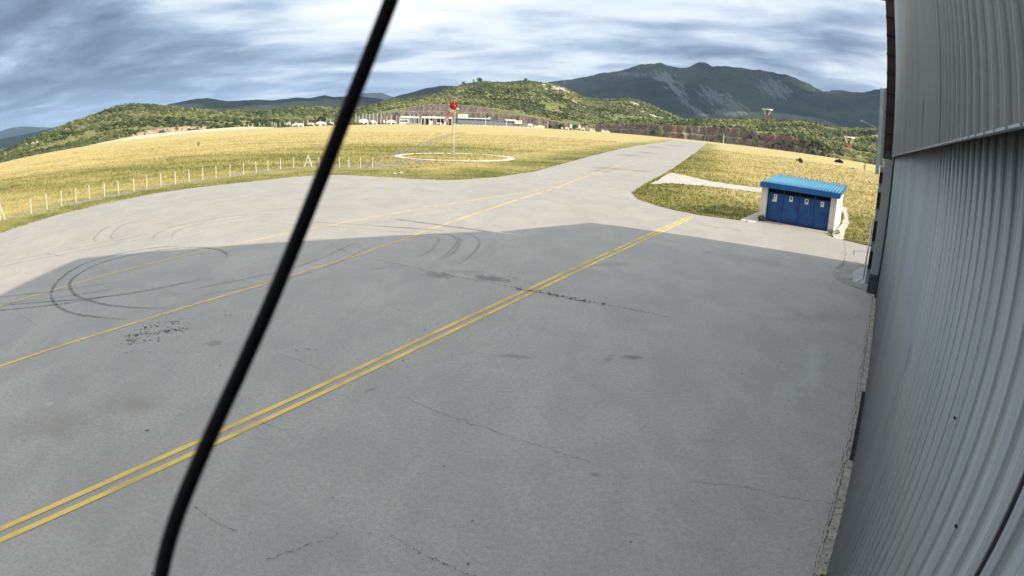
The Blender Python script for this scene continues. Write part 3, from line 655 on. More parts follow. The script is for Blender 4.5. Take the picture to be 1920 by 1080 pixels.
# roof: corrugated sheet
pr = []; xx = -.10; k = 0
while xx < L + .22: pr += [(xx, 0), (xx + .15, 0), (xx + .185, .085), (xx + .265, .085)]; xx += .30
V = []; F = []
y0, y1, z0, z1 = -.36, D + .25, 3.47, 3.86
for (x_, h_) in pr: V += [(x_, y0, z0 + h_), (x_, y1, z1 + h_), (x_, y0, z0 - .035), (x_, y1, z1 - .035)]
for i in range(len(pr) - 1):
    a, c = 4 * i, 4 * i + 4; F += [(a, c, c + 1, a + 1), (a + 2, a + 3, c + 3, c + 2), (a, a + 2, c + 2, c), (a + 1, c + 1, c + 3, a + 3)]
rf = mesh_np('roof', V, F, M_bluer, S)
b = MB()
for i in range(24): b.box(-.10 + i * .30 + .205, -.10 + i * .30 + .265, D + .20, D + .27, 3.80, 4.02)
b.build('ridge_cap', M_bluef, rf)
b = MB(); b.box(-.12, L + .27, -.40, -.355, 3.02, 3.47); b.build('fascia', M_blueF, S)
b = MB(); b.prism([(-.352, 3.02), (-.352, 3.50), (D + .2, 3.88), (D + .2, 3.55)], lambda y_, z_: (L + .22, y_, z_), lambda y_, z_: (L + .268, y_, z_)); b.build('fascia', M_blueF, S)
b = MB(); b.box(-.1, L + .21, -.35, .5, 3.03, 3.07); b.build('soffit', M_bluef, S)
flat('shed_step', [(21.5, 49.7), (26.6, 46.1), (27.3, 47.1), (22.3, 50.8)], .012, pmat('reddish_step', (.38, .29, .25), (.47, .40, .35), 2.5, .9, .3, 20), 'reddish concrete step in front of the shed doors')

def leafmass(b, cx, cy, cz, rx, ry, rz, n, sz, rnd):
    for k in range(n):
        u = Vector((rnd.gauss(0, 1), rnd.gauss(0, 1), rnd.gauss(0, 1))).normalized() * rnd.uniform(.45, 1) ** .5
        p = Vector((cx + u.x * rx, cy + u.y * ry, cz + u.z * rz))
        t = Vector((rnd.gauss(0, 1), rnd.gauss(0, 1), rnd.gauss(0, 1))).normalized(); q = t.orthogonal().normalized()
        s_ = sz * rnd.uniform(.6, 1.4)
        b.poly([p - t * s_, p + q * s_ * .6, p + t * s_, p - q * s_ * .6], [(0, 1, 2, 3)])
rnd = random.Random(5)
def weed(x_, y_, r_, h_, label, mat=M_weed):
    b = MB(); leafmass(b, x_, y_, h_ * .5, r_, r_, h_ * .5, 60, r_ * .35, rnd); o = b.build('weed', mat); tag(o, label, 'weed')
weed(22.0, 50.35, .35, .5, 'green weed clump by the left corner of the blue shed')
weed(27.75, 46.3, .25, .35, 'small weed clump by the right corner of the blue shed')
sx, sy, _ = W(8.9, .74, 0); weed(sx, sy, .07, .1, 'tiny green weed growing in the kerb joint of the hangar')
b = MB()
for k in range(34):
    t = rnd.random() ** .8; leafmass(b, .5 + 3.3 * t + rnd.gauss(0, .05), 24.62 - 1.75 * t + rnd.gauss(0, .05), .02, .06, .04, .03, 4, .03, rnd)
o = b.build('crack_weeds', M_weed); tag(o, 'line of small weeds growing in the apron crack', 'weeds', None, 'stuff')

# ------------------------------------------------------------------ fence posts
M_post = pmat('white_post_paint', (.70, .68, .60), (.80, .78, .70), 3, .7, fleck=(9, .66, (.5, .45, .36)))
fp = [(-48.35,44.46),(-48.0,46.9),(-47.5,49.0),(-46.74,50.9),(-46.2,52.9),(-45.16,54.6),(-44.3,56.39),(-43.32,58.3),(-42.9,60.5),(-41.92,62.3),(-40.9,64.1),(-40.12,66.3),(-39.29,68.4),(-38.46,70.5),(-37.38,72.5),(-36.4,74.7),(-35.6,77.1),(-35.0,79.9),(-33.97,82.11),(-32.9,84.6),(-29.26,85.76),(-27.8,85.81),(-26.0,85.6),(-24.43,85.14),(-22.59,84.9),(-20.98,85.67)]
def post_mesh():
    b = MB(); b.box(-.028, .028, -.028, .028, -.1, 1.52); b.poly([(-.028, -.028, 1.521), (.028, -.028, 1.521), (.028, .028, 1.521), (-.028, .028, 1.521), (0, 0, 1.58)], [(0, 1, 4), (1, 2, 4), (2, 3, 4), (3, 0, 4)]); return b
p0 = post_mesh().build('fence_post', M_post)
tag(p0, 'thin white fence post in the row along the grass', 'fence post', 'white fence posts along the apron edge')
for i, (x_, y_) in enumerate(fp):
    o = p0 if i == 0 else p0.copy()
    if i: C.objects.link(o)
    o.location = (x_, y_, -.04); o.rotation_euler = (R(rnd.uniform(-2, 2)), R(rnd.uniform(-2, 2)), rnd.uniform(0, 1.5))
    ORD = ['first', 'second', 'third', 'fourth', 'fifth', 'sixth', 'seventh', 'eighth', 'ninth', 'tenth', 'eleventh', 'twelfth', 'thirteenth', 'fourteenth', 'fifteenth', 'sixteenth', 'seventeenth', 'eighteenth', 'nineteenth', 'twentieth', 'twenty-first', 'twenty-second']
    o['label'] = ('thin white fence post, %s to the left of the A shaped pair' % ORD[19 - i]) if i < 20 else ('thin white fence post, %s to the right of the A shaped pair' % ORD[i - 20])
    if i == len(fp) - 1:
        o['label'] = 'last white fence post at the right end with a dark brace'
        del o['group']
b = MB(); b.tube((-.9, 0, 0), (-.06, 0, 1.15), .035, seg=6); br = b.build('brace', pmat('dark_brace', (.06, .05, .05), (.1, .09, .08), 4), o); br.location = (0, 0, 0)
for (x_, y_), sc_, lab in (((-31.2, 86.4), 1, 'white A shaped fence corner post pair leaning together'),):
    t = thing('corner_post', lab, 'fence post', (x_, y_, -.04))
    b = MB(); b.tube((-.62, 0, 0), (0, 0, 1.75), .055, seg=6); b.tube((.62, 0, 0), (0, 0, 1.70), .055, seg=6); b.build('brace', M_post, t)
    b = MB(); b.tube((0, .05, 0), (0, .05, 1.3), .05, seg=6); b.build('post', M_pillar, t)
t = thing('gate_frame', 'white metal gate frame with slanted brace at the left edge', 'gate', (-51.6, 41.3, -.04), R(35))
b = MB()
for a, c in (((-1.4, 0, .25), (.45, 0, .1)), ((-1.4, 0, 1.8), (.4, 0, 1.7)), ((.42, 0, 0), (.42, 0, 1.72))): b.tube(a, c, .05, seg=6)
b.build('frame', M_post, t)
b = MB(); b.tube((.42, 0, 1.7), (1.15, -.1, 0), .045, seg=6); b.build('brace', M_post, t)
b = MB(); b.box(-1.4, .38, -.01, .01, .25, 1.68); b.build('infill', M_pillar, t)
b = MB()
for k, (x_, y_) in enumerate(((-15.7, 76.2), (-15.2, 77.0), (-16.0, 76.9))):
    pass
def rock(name, x_, y_, z_, r_, mat, label, cat='rock'):
    b = bmesh.new(); bmesh.ops.create_icosphere(b, subdivisions=2, radius=1)
    s0 = rnd.uniform(0, 50)
    for v_ in b.verts:
        f = 1 + .5 * (float(vnoise(v_.co.x * 1.7 + s0, v_.co.y * 1.7 + v_.co.z * 2.3)) - .5)
        v_.co = Vector((v_.co.x * f, v_.co.y * f, v_.co.z * f * .6))
    me = bpy.data.meshes.new(name); b.to_mesh(me); b.free(); o = link(name, me, mat); o.location = (x_, y_, z_); o.scale = (r_, r_ * .8, r_ * .7); o.rotation_euler[2] = rnd.uniform(0, 3)
    tag(o, label, cat); return o
M_stone = pmat('pale_limestone', (.50, .47, .40), (.62, .59, .52), 1.5, .9, .5)
rock('stone', -15.75, 76.2, .05, .28, M_stone, 'left of two pale stones on the grass near the apron')
rock('stone', -15.05, 77.0, .08, .4, M_stone, 'larger right one of two pale stones near the apron')

# ------------------------------------------------------------------ windsock
M_sockr = pmat('red_sock_cloth', (.42, .015, .03), (.50, .03, .05), 2, .8)
M_sockp = pmat('faded_pink_cloth', (.50, .20, .20), (.58, .28, .27), 2, .8)
M_sockw = pmat('white_sock_cloth', (.66, .60, .58), (.72, .68, .66), 2, .8)
M_mast = pmat('mast_metal', (.50, .46, .42), (.62, .58, .54), 2, .6)
M_mastr = pmat('rusty_mast_metal', (.30, .17, .12), (.40, .25, .19), 2, .7)
T = thing('windsock', 'red and white windsock drooping from a tall lattice mast', 'windsock', (-13.3, 122.5, -.04))
HT = 10.2
legs = [(-.34, 0), (.34, 0), (0, .5)]
b = MB()
for i, (x_, y_) in enumerate(legs[1:]): b.tube((x_, y_, 0), (x_ * .6 + .12, y_ * .6, HT), .04, seg=6)
for k in range(14):
    z_ = .5 + k * .7; t_ = z_ / HT; t2 = (z_ + .6) / HT
    for i in range(3):
        a = legs[i]; c = legs[(i + 1) % 3]; fa, fb = 1 - .4 * t_, 1 - .4 * t2
        b.tube((a[0] * fa + .12 * t_, a[1] * fa, z_), (c[0] * fb + .12 * t2, c[1] * fb, z_ + .6), .018, seg=5)
b.build('mast', M_mast, T)
b = MB(); b.tube((-.34, 0, 0), (-.34 * .6 + .12, 0, HT), .042, seg=6); b.build('mast_leg', M_mastr, T)
b = MB(); b.box(-.9, .9, -.6, .9, 0, .10); b.build('base', M_conc, T)
b = MB(); b.tube((.1, 0, HT - .2), (.1, 0, HT + 1.0), .03, seg=6); b.box(.55, 1.05, -.15, .15, HT - .95, HT - .55); b.tube((.1, 0, HT - .75), (.6, 0, HT - .75), .03, seg=6); b.build('head', M_mast, T)
ctr = Vector((.12, -.35, HT + .15)); axis = Vector((-.52, .42, -.80)).normalized(); u = axis.orthogonal().normalized(); v_ = axis.cross(u)
segs = 20; fr = []
prof = [(0, .78), (.35, .76), (.9, .72), (1.6, .62), (2.3, .55), (2.9, .50), (3.5, .44), (4.0, .40)]
bend = lambda d_: ctr + axis * d_ + Vector((0, 0, -.10 * d_ * d_ * .25))
bounds = [(0, 2, M_sockr, 'red_band'), (2, 3, M_sockw, 'white_band'), (3, 5, M_sockp, 'faded_red_band'), (5, 7, M_sockw, 'white_band')]
sock = thing('sock', None, None); sock.parent = T
for i0, i1, mt, nm in bounds:
    V = []; F = []
    for i in range(i0, i1 + 1):
        d_, r_ = prof[i]; c_ = bend(d_)
        for side in (0, 1):
            for k in range(segs):
                a = k / segs * 6.2832; rr_ = (r_ - .02 * side) * (1 + .05 * math.sin(3 * a + i))
                V.append(c_ + u * math.cos(a) * rr_ + v_ * math.sin(a) * rr_)
    n = 2 * segs
    for i in range(i1 - i0):
        for side in (0, 1):
            for k in range(segs):
                a0 = i * n + side * segs + k; a1 = i * n + side * segs + (k + 1) % segs
                F.append((a0, a1, a1 + n, a0 + n) if side == 0 else (a0, a0 + n, a1 + n, a1))
    o = mesh_np(nm, [tuple(q) for q in V], F, mt, sock, smooth=True)
b = MB()
for k in range(segs):
    a, c_ = k / segs * 6.2832, (k + 1) / segs * 6.2832
    b.tube(ctr + u * math.cos(a) * .79 + v_ * math.sin(a) * .79, ctr + u * math.cos(c_) * .79 + v_ * math.sin(c_) * .79, .035, seg=5)
b.tube(ctr + u * .79, ctr - u * .79, .025, seg=5); b.build('hoop', M_sockr, sock)

# ------------------------------------------------------------------ person in the field
def person(x_, y_, rz, label):
    t = thing('person', label, 'person', (x_, y_, -.04), rz)
    J = {'pel': (0, 0, .95, .13), 'wst': (0, 0, 1.08, .125), 'chs': (0, .0, 1.32, .15), 'nck': (0, 0, 1.50, .055), 'hdb': (0, .01, 1.60, .085), 'hdt': (0, .01, 1.72, .085),
         'shl': (-.18, 0, 1.43, .065), 'ell': (-.24, .02, 1.15, .045), 'wrl': (-.20, -.12, .95, .032), 'hnl': (-.19, -.16, .89, .03),
         'shr': (.18, 0, 1.43, .065), 'elr': (.25, .02, 1.15, .045), 'wrr': (.20, -.14, .98, .032), 'hnr': (.18, -.19, .93, .03),
         'hil': (-.1, 0, .88, .095), 'knl': (-.11, -.03, .5, .065), 'anl': (-.12, .05, .09, .042), 'tol': (-.13, -.12, .04, .035),
         'hir': (.1, 0, .88, .095), 'knr': (.12, -.06, .5, .065), 'anr': (.13, -.02, .09, .042), 'tor': (.14, -.2, .04, .035)}
    Ed = [('pel', 'wst'), ('wst', 'chs'), ('chs', 'nck'), ('nck', 'hdb'), ('hdb', 'hdt'), ('chs', 'shl'), ('shl', 'ell'), ('ell', 'wrl'), ('wrl', 'hnl'), ('chs', 'shr'), ('shr', 'elr'), ('elr', 'wrr'), ('wrr', 'hnr'), ('pel', 'hil'), ('hil', 'knl'), ('knl', 'anl'), ('anl', 'tol'), ('pel', 'hir'), ('hir', 'knr'), ('knr', 'anr'), ('anr', 'tor')]
    def skin(name, scale_, keep, mat, ex=0.0):
        ks = [k for k in J if k in keep]; me = bpy.data.meshes.new(name)
        me.from_pydata([J[k][:3] for k in ks], [(ks.index(a), ks.index(c)) for a, c in Ed if a in keep and c in keep], [])
        o = link(name, me, mat, t); m = o.modifiers.new('skin', 'SKIN'); me.skin_vertices.new() if not me.skin_vertices else None
        for i, k in enumerate(ks):
            sv = me.skin_vertices[0].data[i]; sv.radius = (J[k][3] + ex,) * 2; sv.use_root = (i == 0)
        s_ = o.modifiers.new('sub', 'SUBSURF'); s_.levels = 1; s_.render_levels = 2; return o
    skin('body', 1, list(J), pmat('skin', (.42, .27, .2), (.5, .33, .25), 5))
    skin('jacket', 1, ['wst', 'chs', 'shl', 'ell', 'wrl', 'shr', 'elr', 'wrr'], pmat('dark_jacket', (.015, .015, .02), (.03, .03, .035), 6), .025)
    skin('shorts', 1, ['pel', 'hil', 'knl', 'hir', 'knr'], pmat('dark_shorts', (.015, .013, .016), (.03, .028, .03), 6), .022)
    skin('hair', 1, ['hdb', 'hdt'], pmat('dark_hair', (.01, .008, .008), (.02, .015, .012), 6), .012)
    return t
pr_ = person(-95.0, 163, R(20), 'person in dark clothes standing alone far out in the grass field')

pr_.scale = (1.25, 1.25, 1.12)
# ------------------------------------------------------------------ terrain: hills
def pos(azd, D): return D * math.sin(R(azd)), D * math.cos(R(azd))
H1 = [(-60,-1.2),(-54.54,-1.2),(-49.68,-.12),(-48.54,.13),(-46.71,.38),(-43.84,1.04),(-42.17,1.45),(-40.46,1.69),(-38.36,2.2),(-36.6,2.2),(-34.7,2.01),(-33.66,1.83),(-30.81,1.33),(-27.96,.97),(-25.18,.95),(-22.41,.85),(-21.01,.96),(-20.01,1.15),(-18.41,1.15),(-17.51,1.01),(-15.75,.5),(-13.74,.15),(-11,0)]
F0 = [(-62,1.4),(-54.57,1.58),(-50.76,1.7),(-49.6,1.8),(-48.21,1.74),(-45.27,1.22),(-41.99,.62),(-39.25,.31),(-34,0)]
F1 = [(-62,.9),(-54.55,.97),(-50.74,1.01),(-47.36,.99),(-44.47,1.19),(-41.44,.89),(-37.64,.28),(-34,0)]
F2 = [(-40,0),(-38,.6),(-36.06,1.34),(-33.97,1.95),(-32.27,2.16),(-30.42,2.39),(-29.4,2.38),(-27.56,1.98),(-26.81,2.0),(-24.74,2.01),(-23.08,1.91),(-21.03,2.11),(-19.73,2.03),(-18.33,2.31),(-17.53,2.13),(-16.78,2.15),(-14.28,2.1),(-11.78,1.71),(-9.76,1.23),(-7,.6)]
F2b = [(-22,1.2),(-17.77,1.9),(-15.79,2.35),(-14.49,2.5),(-13.1,2.53),(-12.09,2.19),(-10.78,1.72),(-8,1.2)]
F3 = [(-15,.8),(-13.77,1.44),(-11.79,2.16),(-9.95,2.69),(-8.76,3.02),(-7.47,3.25),(-6.37,3.25),(-3.82,3.15),(-.78,2.51),(3,1.8)]
H2 = [(-21,0),(-18.75,.1),(-16.76,.75),(-15.01,1.12),(-13.37,1.5),(-11.98,1.85),(-10.79,1.95),(-9.93,1.95),(-8.64,2.15),(-7.36,2.7),(-6.27,3.12),(-5.09,3.52),(-3.7,3.82),(-1.65,3.82),(.65,4.06),(2.05,3.93),(2.66,3.85),(3.92,3.6),(4.63,3.35),(5.86,2.85),(7.22,2.65),(8.87,2.85),(10.21,2.95),(11.63,2.7),(13.32,2.05),(15.22,1.4),(17.54,.8),(21,.2),(23,0)]
H3 = [(3,0),(6,.3),(9,.7),(12,1.0),(15.22,1.3),(17.52,1.45),(20.61,1.9),(22.47,1.95),(24.32,2.15),(26.18,2.42),(27.6,2.45),(29.05,2.25),(31.42,2.35),(33.74,2.65),(37,3.0),(42,3.0)]
MM = [(-4,1.6),(.18,3.31),(2.65,4.03),(5.19,4.45),(7.35,5.1),(9.53,5.55),(11.24,6.25),(13.08,6.45),(14.15,6.15),(14.9,6.15),(15.73,6.30),(16.2,6.62),(16.7,6.86),(17.2,6.84),(17.83,6.52),(18.98,6.68),(21.04,6.65),(23.57,6.6),(25.3,6.4),(26.48,6.05),(27.42,5.7),(28.77,5.2),(31.35,4.3),(36,3.6),(44,3)]
M2 = [(20,2.5),(25.22,4.0),(27.45,5.1),(28.76,5.5),(30.3,5.72),(32.01,5.75),(33.15,6.2),(33.83,6.4),(36.54,7.1),(44,7.5)]
T1 = [(-16,0),(-14.5,.35),(-13.75,.54),(-11.75,.75),(-6.19,.82),(-2.47,.84),(.3,.73),(3.33,.37),(6,.15),(9,0)]
T2 = [(-16,0),(-14.5,.4),(-13.75,.59),(-11.76,1.03),(-8.62,1.5),(-6.21,1.56),(-3.9,1.43),(-1.53,1.16),(.34,.88),(2.22,.52),(4.35,.15),(6,0)]
CT = [(3,-.2),(6.37,.1),(7.16,.29),(11.21,.68),(14.12,.71),(17.57,.91),(21.18,1.05),(23.07,.82),(25.84,.9),(28.21,.65),(29.22,.28),(31.65,.0),(36,-.1),(42,-.1)]
CD = [(3,930),(7.2,925),(14.2,815),(18.5,790),(24,735),(28,705),(31.7,700),(42,640)]       # distance of the quarry face
FD = [(-64,290),(-54.5,300),(-50.7,362),(-47.7,385),(-44.8,405),(-42,425),(-36.6,465),(-28.8,560),(-25.8,600),(-21.2,640),(-16.7,760),(-11.7,880),(-6,900),(3,930)]
def prof(P, a): return np.interp(a, [p[0] for p in P], [p[1] for p in P])
def hgt_far(P, D0, D1, D2, amp, seed, rid=True, freq=1 / 900):
    def f(a, D):
        Hr = 7 + D1 * np.tan(np.radians(prof(P, a)))
        t = (D - D0) / (D1 - D0)
        x_, y_ = D * np.sin(np.radians(a)), D * np.cos(np.radians(a))
        up = np.clip(t, 0, 1) ** .9; up = .45 * up + .55 * sstep(up)
        base = np.where(D < D1, Hr * up, Hr * sstep((D2 - D) / (D2 - D1)))
        Hr = Hr * 1.01; base = np.where(D < D1, Hr * up, Hr * sstep((D2 - D) / (D2 - D1)))
        n_ = fbm(x_ * freq, y_ * freq, 6, seed, rid)
        msk = np.clip(t, 0, 1) * np.clip(np.abs(D1 - D) / (D1 - D0) * 3 + .04, 0, 1)
        return np.minimum(base + n_ * amp * msk, 7 + D * np.tan(np.radians(np.maximum(prof(P, a), 0) * (1 + .035 * fbm(a * 1.7, a * 0 + seed, 5, seed + 1)))))
    return f
def h1(a, D):
    D0 = prof(FD, a) + 6; D1 = D0 * 2.1 + 250
    Hr = 7 + D1 * np.tan(np.radians(prof(H1, a))) - 3
    t = (D - D0) / (D1 - D0); x_, y_ = D * np.sin(np.radians(a)), D * np.cos(np.radians(a))
    base = np.where(t < 1, Hr * (.35 * np.clip(t, 0, 1) + .65 * sstep(t)), Hr * sstep(1 - (t - 1) / .9))
    return base + fbm(x_ / 120, y_ / 120, 4, 3) * 22 * sstep(t * 2.5) * np.clip(np.abs(1 - t) * 3 + .15, 0, 1) - .2
def h2(a, D):
    z1 = np.maximum(7 + 968 * np.tan(np.radians(prof(T1, a))) - 7 * (prof(T1, a) <= 0.02), 0); z2 = np.maximum(7 + 992 * np.tan(np.radians(prof(T2, a))) - 7 * (prof(T2, a) <= 0.02), z1)
    x_, y_ = D * np.sin(np.radians(a)), D * np.cos(np.radians(a))
    j = fbm(x_ / 9, y_ / 30 + 5, 4, 9) * 9; Dj = D + j
    tz = z1 * sstep((Dj - 955) / 12) + (z2 - z1) * sstep((Dj - 981) / 12)
    Hr = 7 + 1480 * np.tan(np.radians(prof(H2, a))) - 2; t = (D - 1003) / (1480 - 1003)
    nat = (Hr - z2) * (.4 * np.clip(t, 0, 1) + .6 * sstep(t))
    base = np.where(D < 1480, tz + nat, Hr * sstep(1 - (D - 1480) / 500))
    return base + fbm(x_ / 90, y_ / 90, 4, 5) * 22 * sstep(t * 3) * np.clip(np.abs(1 - t) * 3 + .12, 0, 1) - .2
def h3(a, D):
    D0 = prof(CD, a); zc = np.maximum(7 + (D0 + 14) * np.tan(np.radians(prof(CT, a))), 0) * sstep((a - 3.5) / 3)
    x_, y_ = D * np.sin(np.radians(a)), D * np.cos(np.radians(a))
    j = fbm(x_ / 8, y_ / 30 + 5, 4, 19) * 10; Dj = D + j
    low = sstep((Dj - D0 - 2) / 6) * .42 + sstep((Dj - D0 - 10) / 9) * .58
    D1 = D0 * 1.45 + 190
    Hr = 7 + D1 * np.tan(np.radians(prof(H3, a))) - 3; t = (D - D0 - 26) / (D1 - D0 - 26)
    Hr = np.maximum(Hr, 0)
    nat = (Hr - zc) * (.4 * np.clip(t, 0, 1) + .6 * sstep(t))
    base = np.where(t < 1, zc * low + nat, Hr * sstep(1 - (t - 1) / .8))
    return base + fbm(x_ / 70, y_ / 70, 4, 8) * 12 * sstep(t * 4) * np.clip(np.abs(1 - t) * 3 + .15, 0, 1) - .2
def hill(name, f, a0, a1, da, Ds, mat, label, cat='hill', attrs=None):
    aa = np.arange(a0, a1 + da / 2, da); Am, Dm = np.meshgrid(aa, np.asarray(Ds, float))
    if callable(getattr(Ds, 'fn', None)): pass
    Z = f(Am, Dm); X_ = Dm * np.sin(np.radians(Am)); Y_ = Dm * np.cos(np.radians(Am))
    na, nd = len(aa), len(Ds); idx = np.arange(na * nd).reshape(nd, na)
    F = np.stack([idx[:-1, :-1], idx[:-1, 1:], idx[1:, 1:], idx[1:, :-1]], -1).reshape(-1, 4)[:, ::-1]
    at = {k: g(Am, Dm, Z).ravel() for k, g in (attrs or {}).items()}
    o = mesh_np(name, np.stack([X_, Y_, Z], -1).reshape(-1, 3), F, mat, attrs=at, smooth=False)
    return tag(o, label, None, None, 'structure')

def hill_mat(name, gnd_a, gnd_b, rock_a, rock_b, s=.02, nz=.80, spots=True, red=None):
    m = bpy.data.materials.new(name); m.use_nodes = True; n = NT(m.node_tree)
    c = n.node('ShaderNodeTexCoord').outputs['Object']
    g = n.mix(n.ramp(n.noise(c, s, 6, .65), .35, .65), gnd_a, gnd_b)
    g = n.mix(n.math('MULTIPLY', n.ramp(n.noise(c, s * 12, 4, .7), .45, .7), .5), g, (gnd_a[0] * .4, gnd_a[1] * .45, gnd_a[2] * .4))
    rk = n.mix(n.ramp(n.noise(n.mapping(c, scale=(1, 1, .35)), s * 18, 6, .75), .38, .62), rock_a, rock_b)
    if red: rk = n.mix(n.math('MULTIPLY', n.ramp(n.noise(n.mapping(c, loc=(40, 7, 3)), .018, 4, .6), .5, .6), .8), rk, red)
    nzv = n.node('ShaderNodeSeparateXYZ', inp={0: n.node('ShaderNodeNewGeometry').outputs['Normal']}).outputs[2]
    st = n.ramp(n.math('ADD', nzv, n.math('MULTIPLY', n.math('SUBTRACT', n.noise(c, s * 8, 3, .6), .5), .12)), nz + .05, nz - .05)
    col = n.mix(st, g, rk)
    if spots:
        sp = n.ramp(n.noise(n.mapping(c, loc=(11, 3, 5)), s * 1.6, 7, .68), .63, .68)
        col = n.mix(n.math('MULTIPLY', sp, .9), col, (.50, .47, .39))
    ra = n.node('ShaderNodeAttribute', attribute_name='rock').outputs['Fac']
    col = n.mix(ra, col, rock_b)
    p = n.node('ShaderNodeBsdfPrincipled', inp={'Base Color': col, 'Roughness': .95, 'Specular IOR Level': .05})
    bn = n.node('ShaderNodeBump', inp={'Strength': 1.0, 'Distance': 1.2 if s > .01 else 14, 'Height': n.noise(c, s * 16, 5, .75)})
    n.l.new(bn.outputs[0], p.inputs['Normal'])
    n.node('ShaderNodeOutputMaterial', inp={'Surface': p.outputs[0]})
    return m
M_hill = hill_mat('scrub_hill', (.15, .17, .065), (.24, .235, .10), (.085, .066, .062), (.20, .165, .14))
M_hill3 = hill_mat('scrub_hill_quarry', (.20, .22, .07), (.30, .29, .11), (.075, .058, .048), (.27, .215, .17), red=(.17, .10, .075))
M_mtn = hill_mat('mountain', (.010, .018, .018), (.066, .078, .046), (.07, .08, .085), (.22, .23, .24), s=.0016, nz=.62, spots=False)
M_mtn2 = hill_mat('far_mountain', (.014, .026, .020), (.055, .072, .040), (.05, .065, .06), (.10, .115, .11), s=.0012, nz=.6, spots=False)

D1s = lambda: None
def h1_attr(a, D, Z): return np.zeros_like(a)
_aa = np.arange(-64, -11, .12)
# left hill uses a distance axis relative to its own front edge
def hill_rel(name, f, front, a0, a1, da, rel, mat, label):
    aa = np.arange(a0, a1 + da / 2, da); T_ = np.asarray(rel); D0 = prof(front, aa)
    Dm = D0[None, :] + T_[:, None] * 1.0; Am = np.repeat(aa[None, :], len(T_), 0)
    Z = f(Am, Dm); X_ = Dm * np.sin(np.radians(Am)); Y_ = Dm * np.cos(np.radians(Am))
    na, nd = len(aa), len(T_); idx = np.arange(na * nd).reshape(nd, na)
    F = np.stack([idx[:-1, :-1], idx[:-1, 1:], idx[1:, 1:], idx[1:, :-1]], -1).reshape(-1, 4)[:, ::-1]
    return tag(mesh_np(name, np.stack([X_, Y_, Z], -1).reshape(-1, 3), F, mat, attrs={'rock': np.zeros(Z.size)}), label, None, None, 'structure')
hill_rel('hill', h1, FD, -64, -11, .1, np.concatenate([np.linspace(0, 60, 20), np.linspace(66, 2300, 110)]), M_hill, 'long green wooded hill on the left')
hill('hill', h2, -21, 23, .06, np.concatenate([np.linspace(945, 1003, 44), np.linspace(1008, 1980, 90)]), M_hill, 'green scrubby hill with rocky crest and terraced cutting', attrs={'rock': lambda a, D, Z: np.zeros_like(a)})
hill_rel('hill', h3, CD, 3, 42, .06, np.concatenate([np.linspace(-6, 32, 40), np.linspace(36, 1350, 110)]), M_hill3, 'low quarried ridge with dark rock face on the right')
def rockattr(P):
    def g(a, D, Z):
        el = np.degrees(np.arctan2(Z - 7, D)); r_ = np.zeros_like(a)
        for (pa, pe, wa, we, sl_, am) in P:
            da_ = a - pa; de = el - pe; u_ = da_ + sl_ * de
            q = np.exp(-((u_ / wa) ** 2 + (de / we) ** 2) * 1.2)
            st = fbm(u_ * 5.5, de * 2.2 + pa, 5, int(pa * 7) % 90) + .5
            r_ = np.maximum(r_, .85 * am * sstep((q * 1.15 + (st - .5) * 2.0 - .55) / .25) * (q > .18))
        return r_
    return g
RA = rockattr([(13.8, 4.9, 1.5, 1.0, .9, .75), (14.6, 4.0, .8, .9, 1.2, .7), (18.3, 3.7, 2.1, .9, 1.3, .65), (20.2, 3.0, 1.4, .6, 1.3, .6), (24.2, 5.1, 1.6, .9, 1.2, .7), (23.2, 4.7, 1.2, .7, 1.2, .6), (15.8, 2.7, .5, .8, 1.8, .7), (17.0, 2.1, .5, .6, 1.8, .6), (9.8, 5.2, 2.0, .3, .3, .35), (19.5, 2.4, 2, .3, .5, .45), (30.5, 3.6, .3, .15, 0, .9)])
ZR = {'rock': lambda a, D, Z: np.zeros_like(a)}
hill('mountain', hgt_far(MM, 2900, 6200, 9500, 620, 31, freq=1 / 1300), -4, 44, .09, np.concatenate([np.linspace(2900, 6300, 120), np.linspace(6500, 9500, 10)]), M_mtn, 'tall dark mountain with grey rock slides under cloud', attrs={'rock': RA})
hill('mountain', hgt_far(M2, 3300, 5400, 7500, 150, 41, freq=1 / 1100), 20, 44, .12, np.concatenate([np.linspace(3300, 5500, 60), np.linspace(5600, 7500, 8)]), M_mtn, 'dark mountain shoulder at the far right', attrs=ZR)
hill('mountain', hgt_far(F2, 2600, 4700, 6800, 170, 51, freq=1 / 900), -40, -7, .1, np.concatenate([np.linspace(2600, 4800, 60), np.linspace(4900, 6800, 8)]), M_mtn2, 'dark forested ridge behind the left hill',
     attrs={'rock': rockattr([(-33.0, 1.9, 1.0, .18, .5, .9), (-30.8, 2.25, .7, .12, .2, .6), (-31, 1.7, 2, .4, 0, .25)])})
hill('mountain', hgt_far(F2b, 7600, 10200, 12500, 150, 61), -22, -8, .2, np.concatenate([np.linspace(7600, 10300, 30), np.linspace(10600, 12500, 5)]), M_mtn2, 'farthest bluish mountain seen beside the cable', attrs=ZR)
hill('mountain', hgt_far(F3, 2300, 3600, 5000, 120, 71, freq=1 / 700), -15, 3, .1, np.concatenate([np.linspace(2300, 3700, 40), np.linspace(3800, 5000, 6)]), M_mtn2, 'dark rounded mountain left behind the rocky hill', attrs=ZR)
hill('mountain', hgt_far(F1, 4600, 7000, 9000, 150, 81), -62, -34, .2, np.concatenate([np.linspace(4600, 7100, 30), np.linspace(7300, 9000, 5)]), M_mtn2, 'dark nearer ridge at the far left horizon', attrs=ZR)
hill('mountain', hgt_far(F0, 9500, 12500, 14500, 200, 91), -62, -34, .2, np.concatenate([np.linspace(9500, 12700, 30), np.linspace(12900, 14500, 5)]), M_mtn2, 'faint blue farthest ridge at the far left horizon', attrs=ZR)

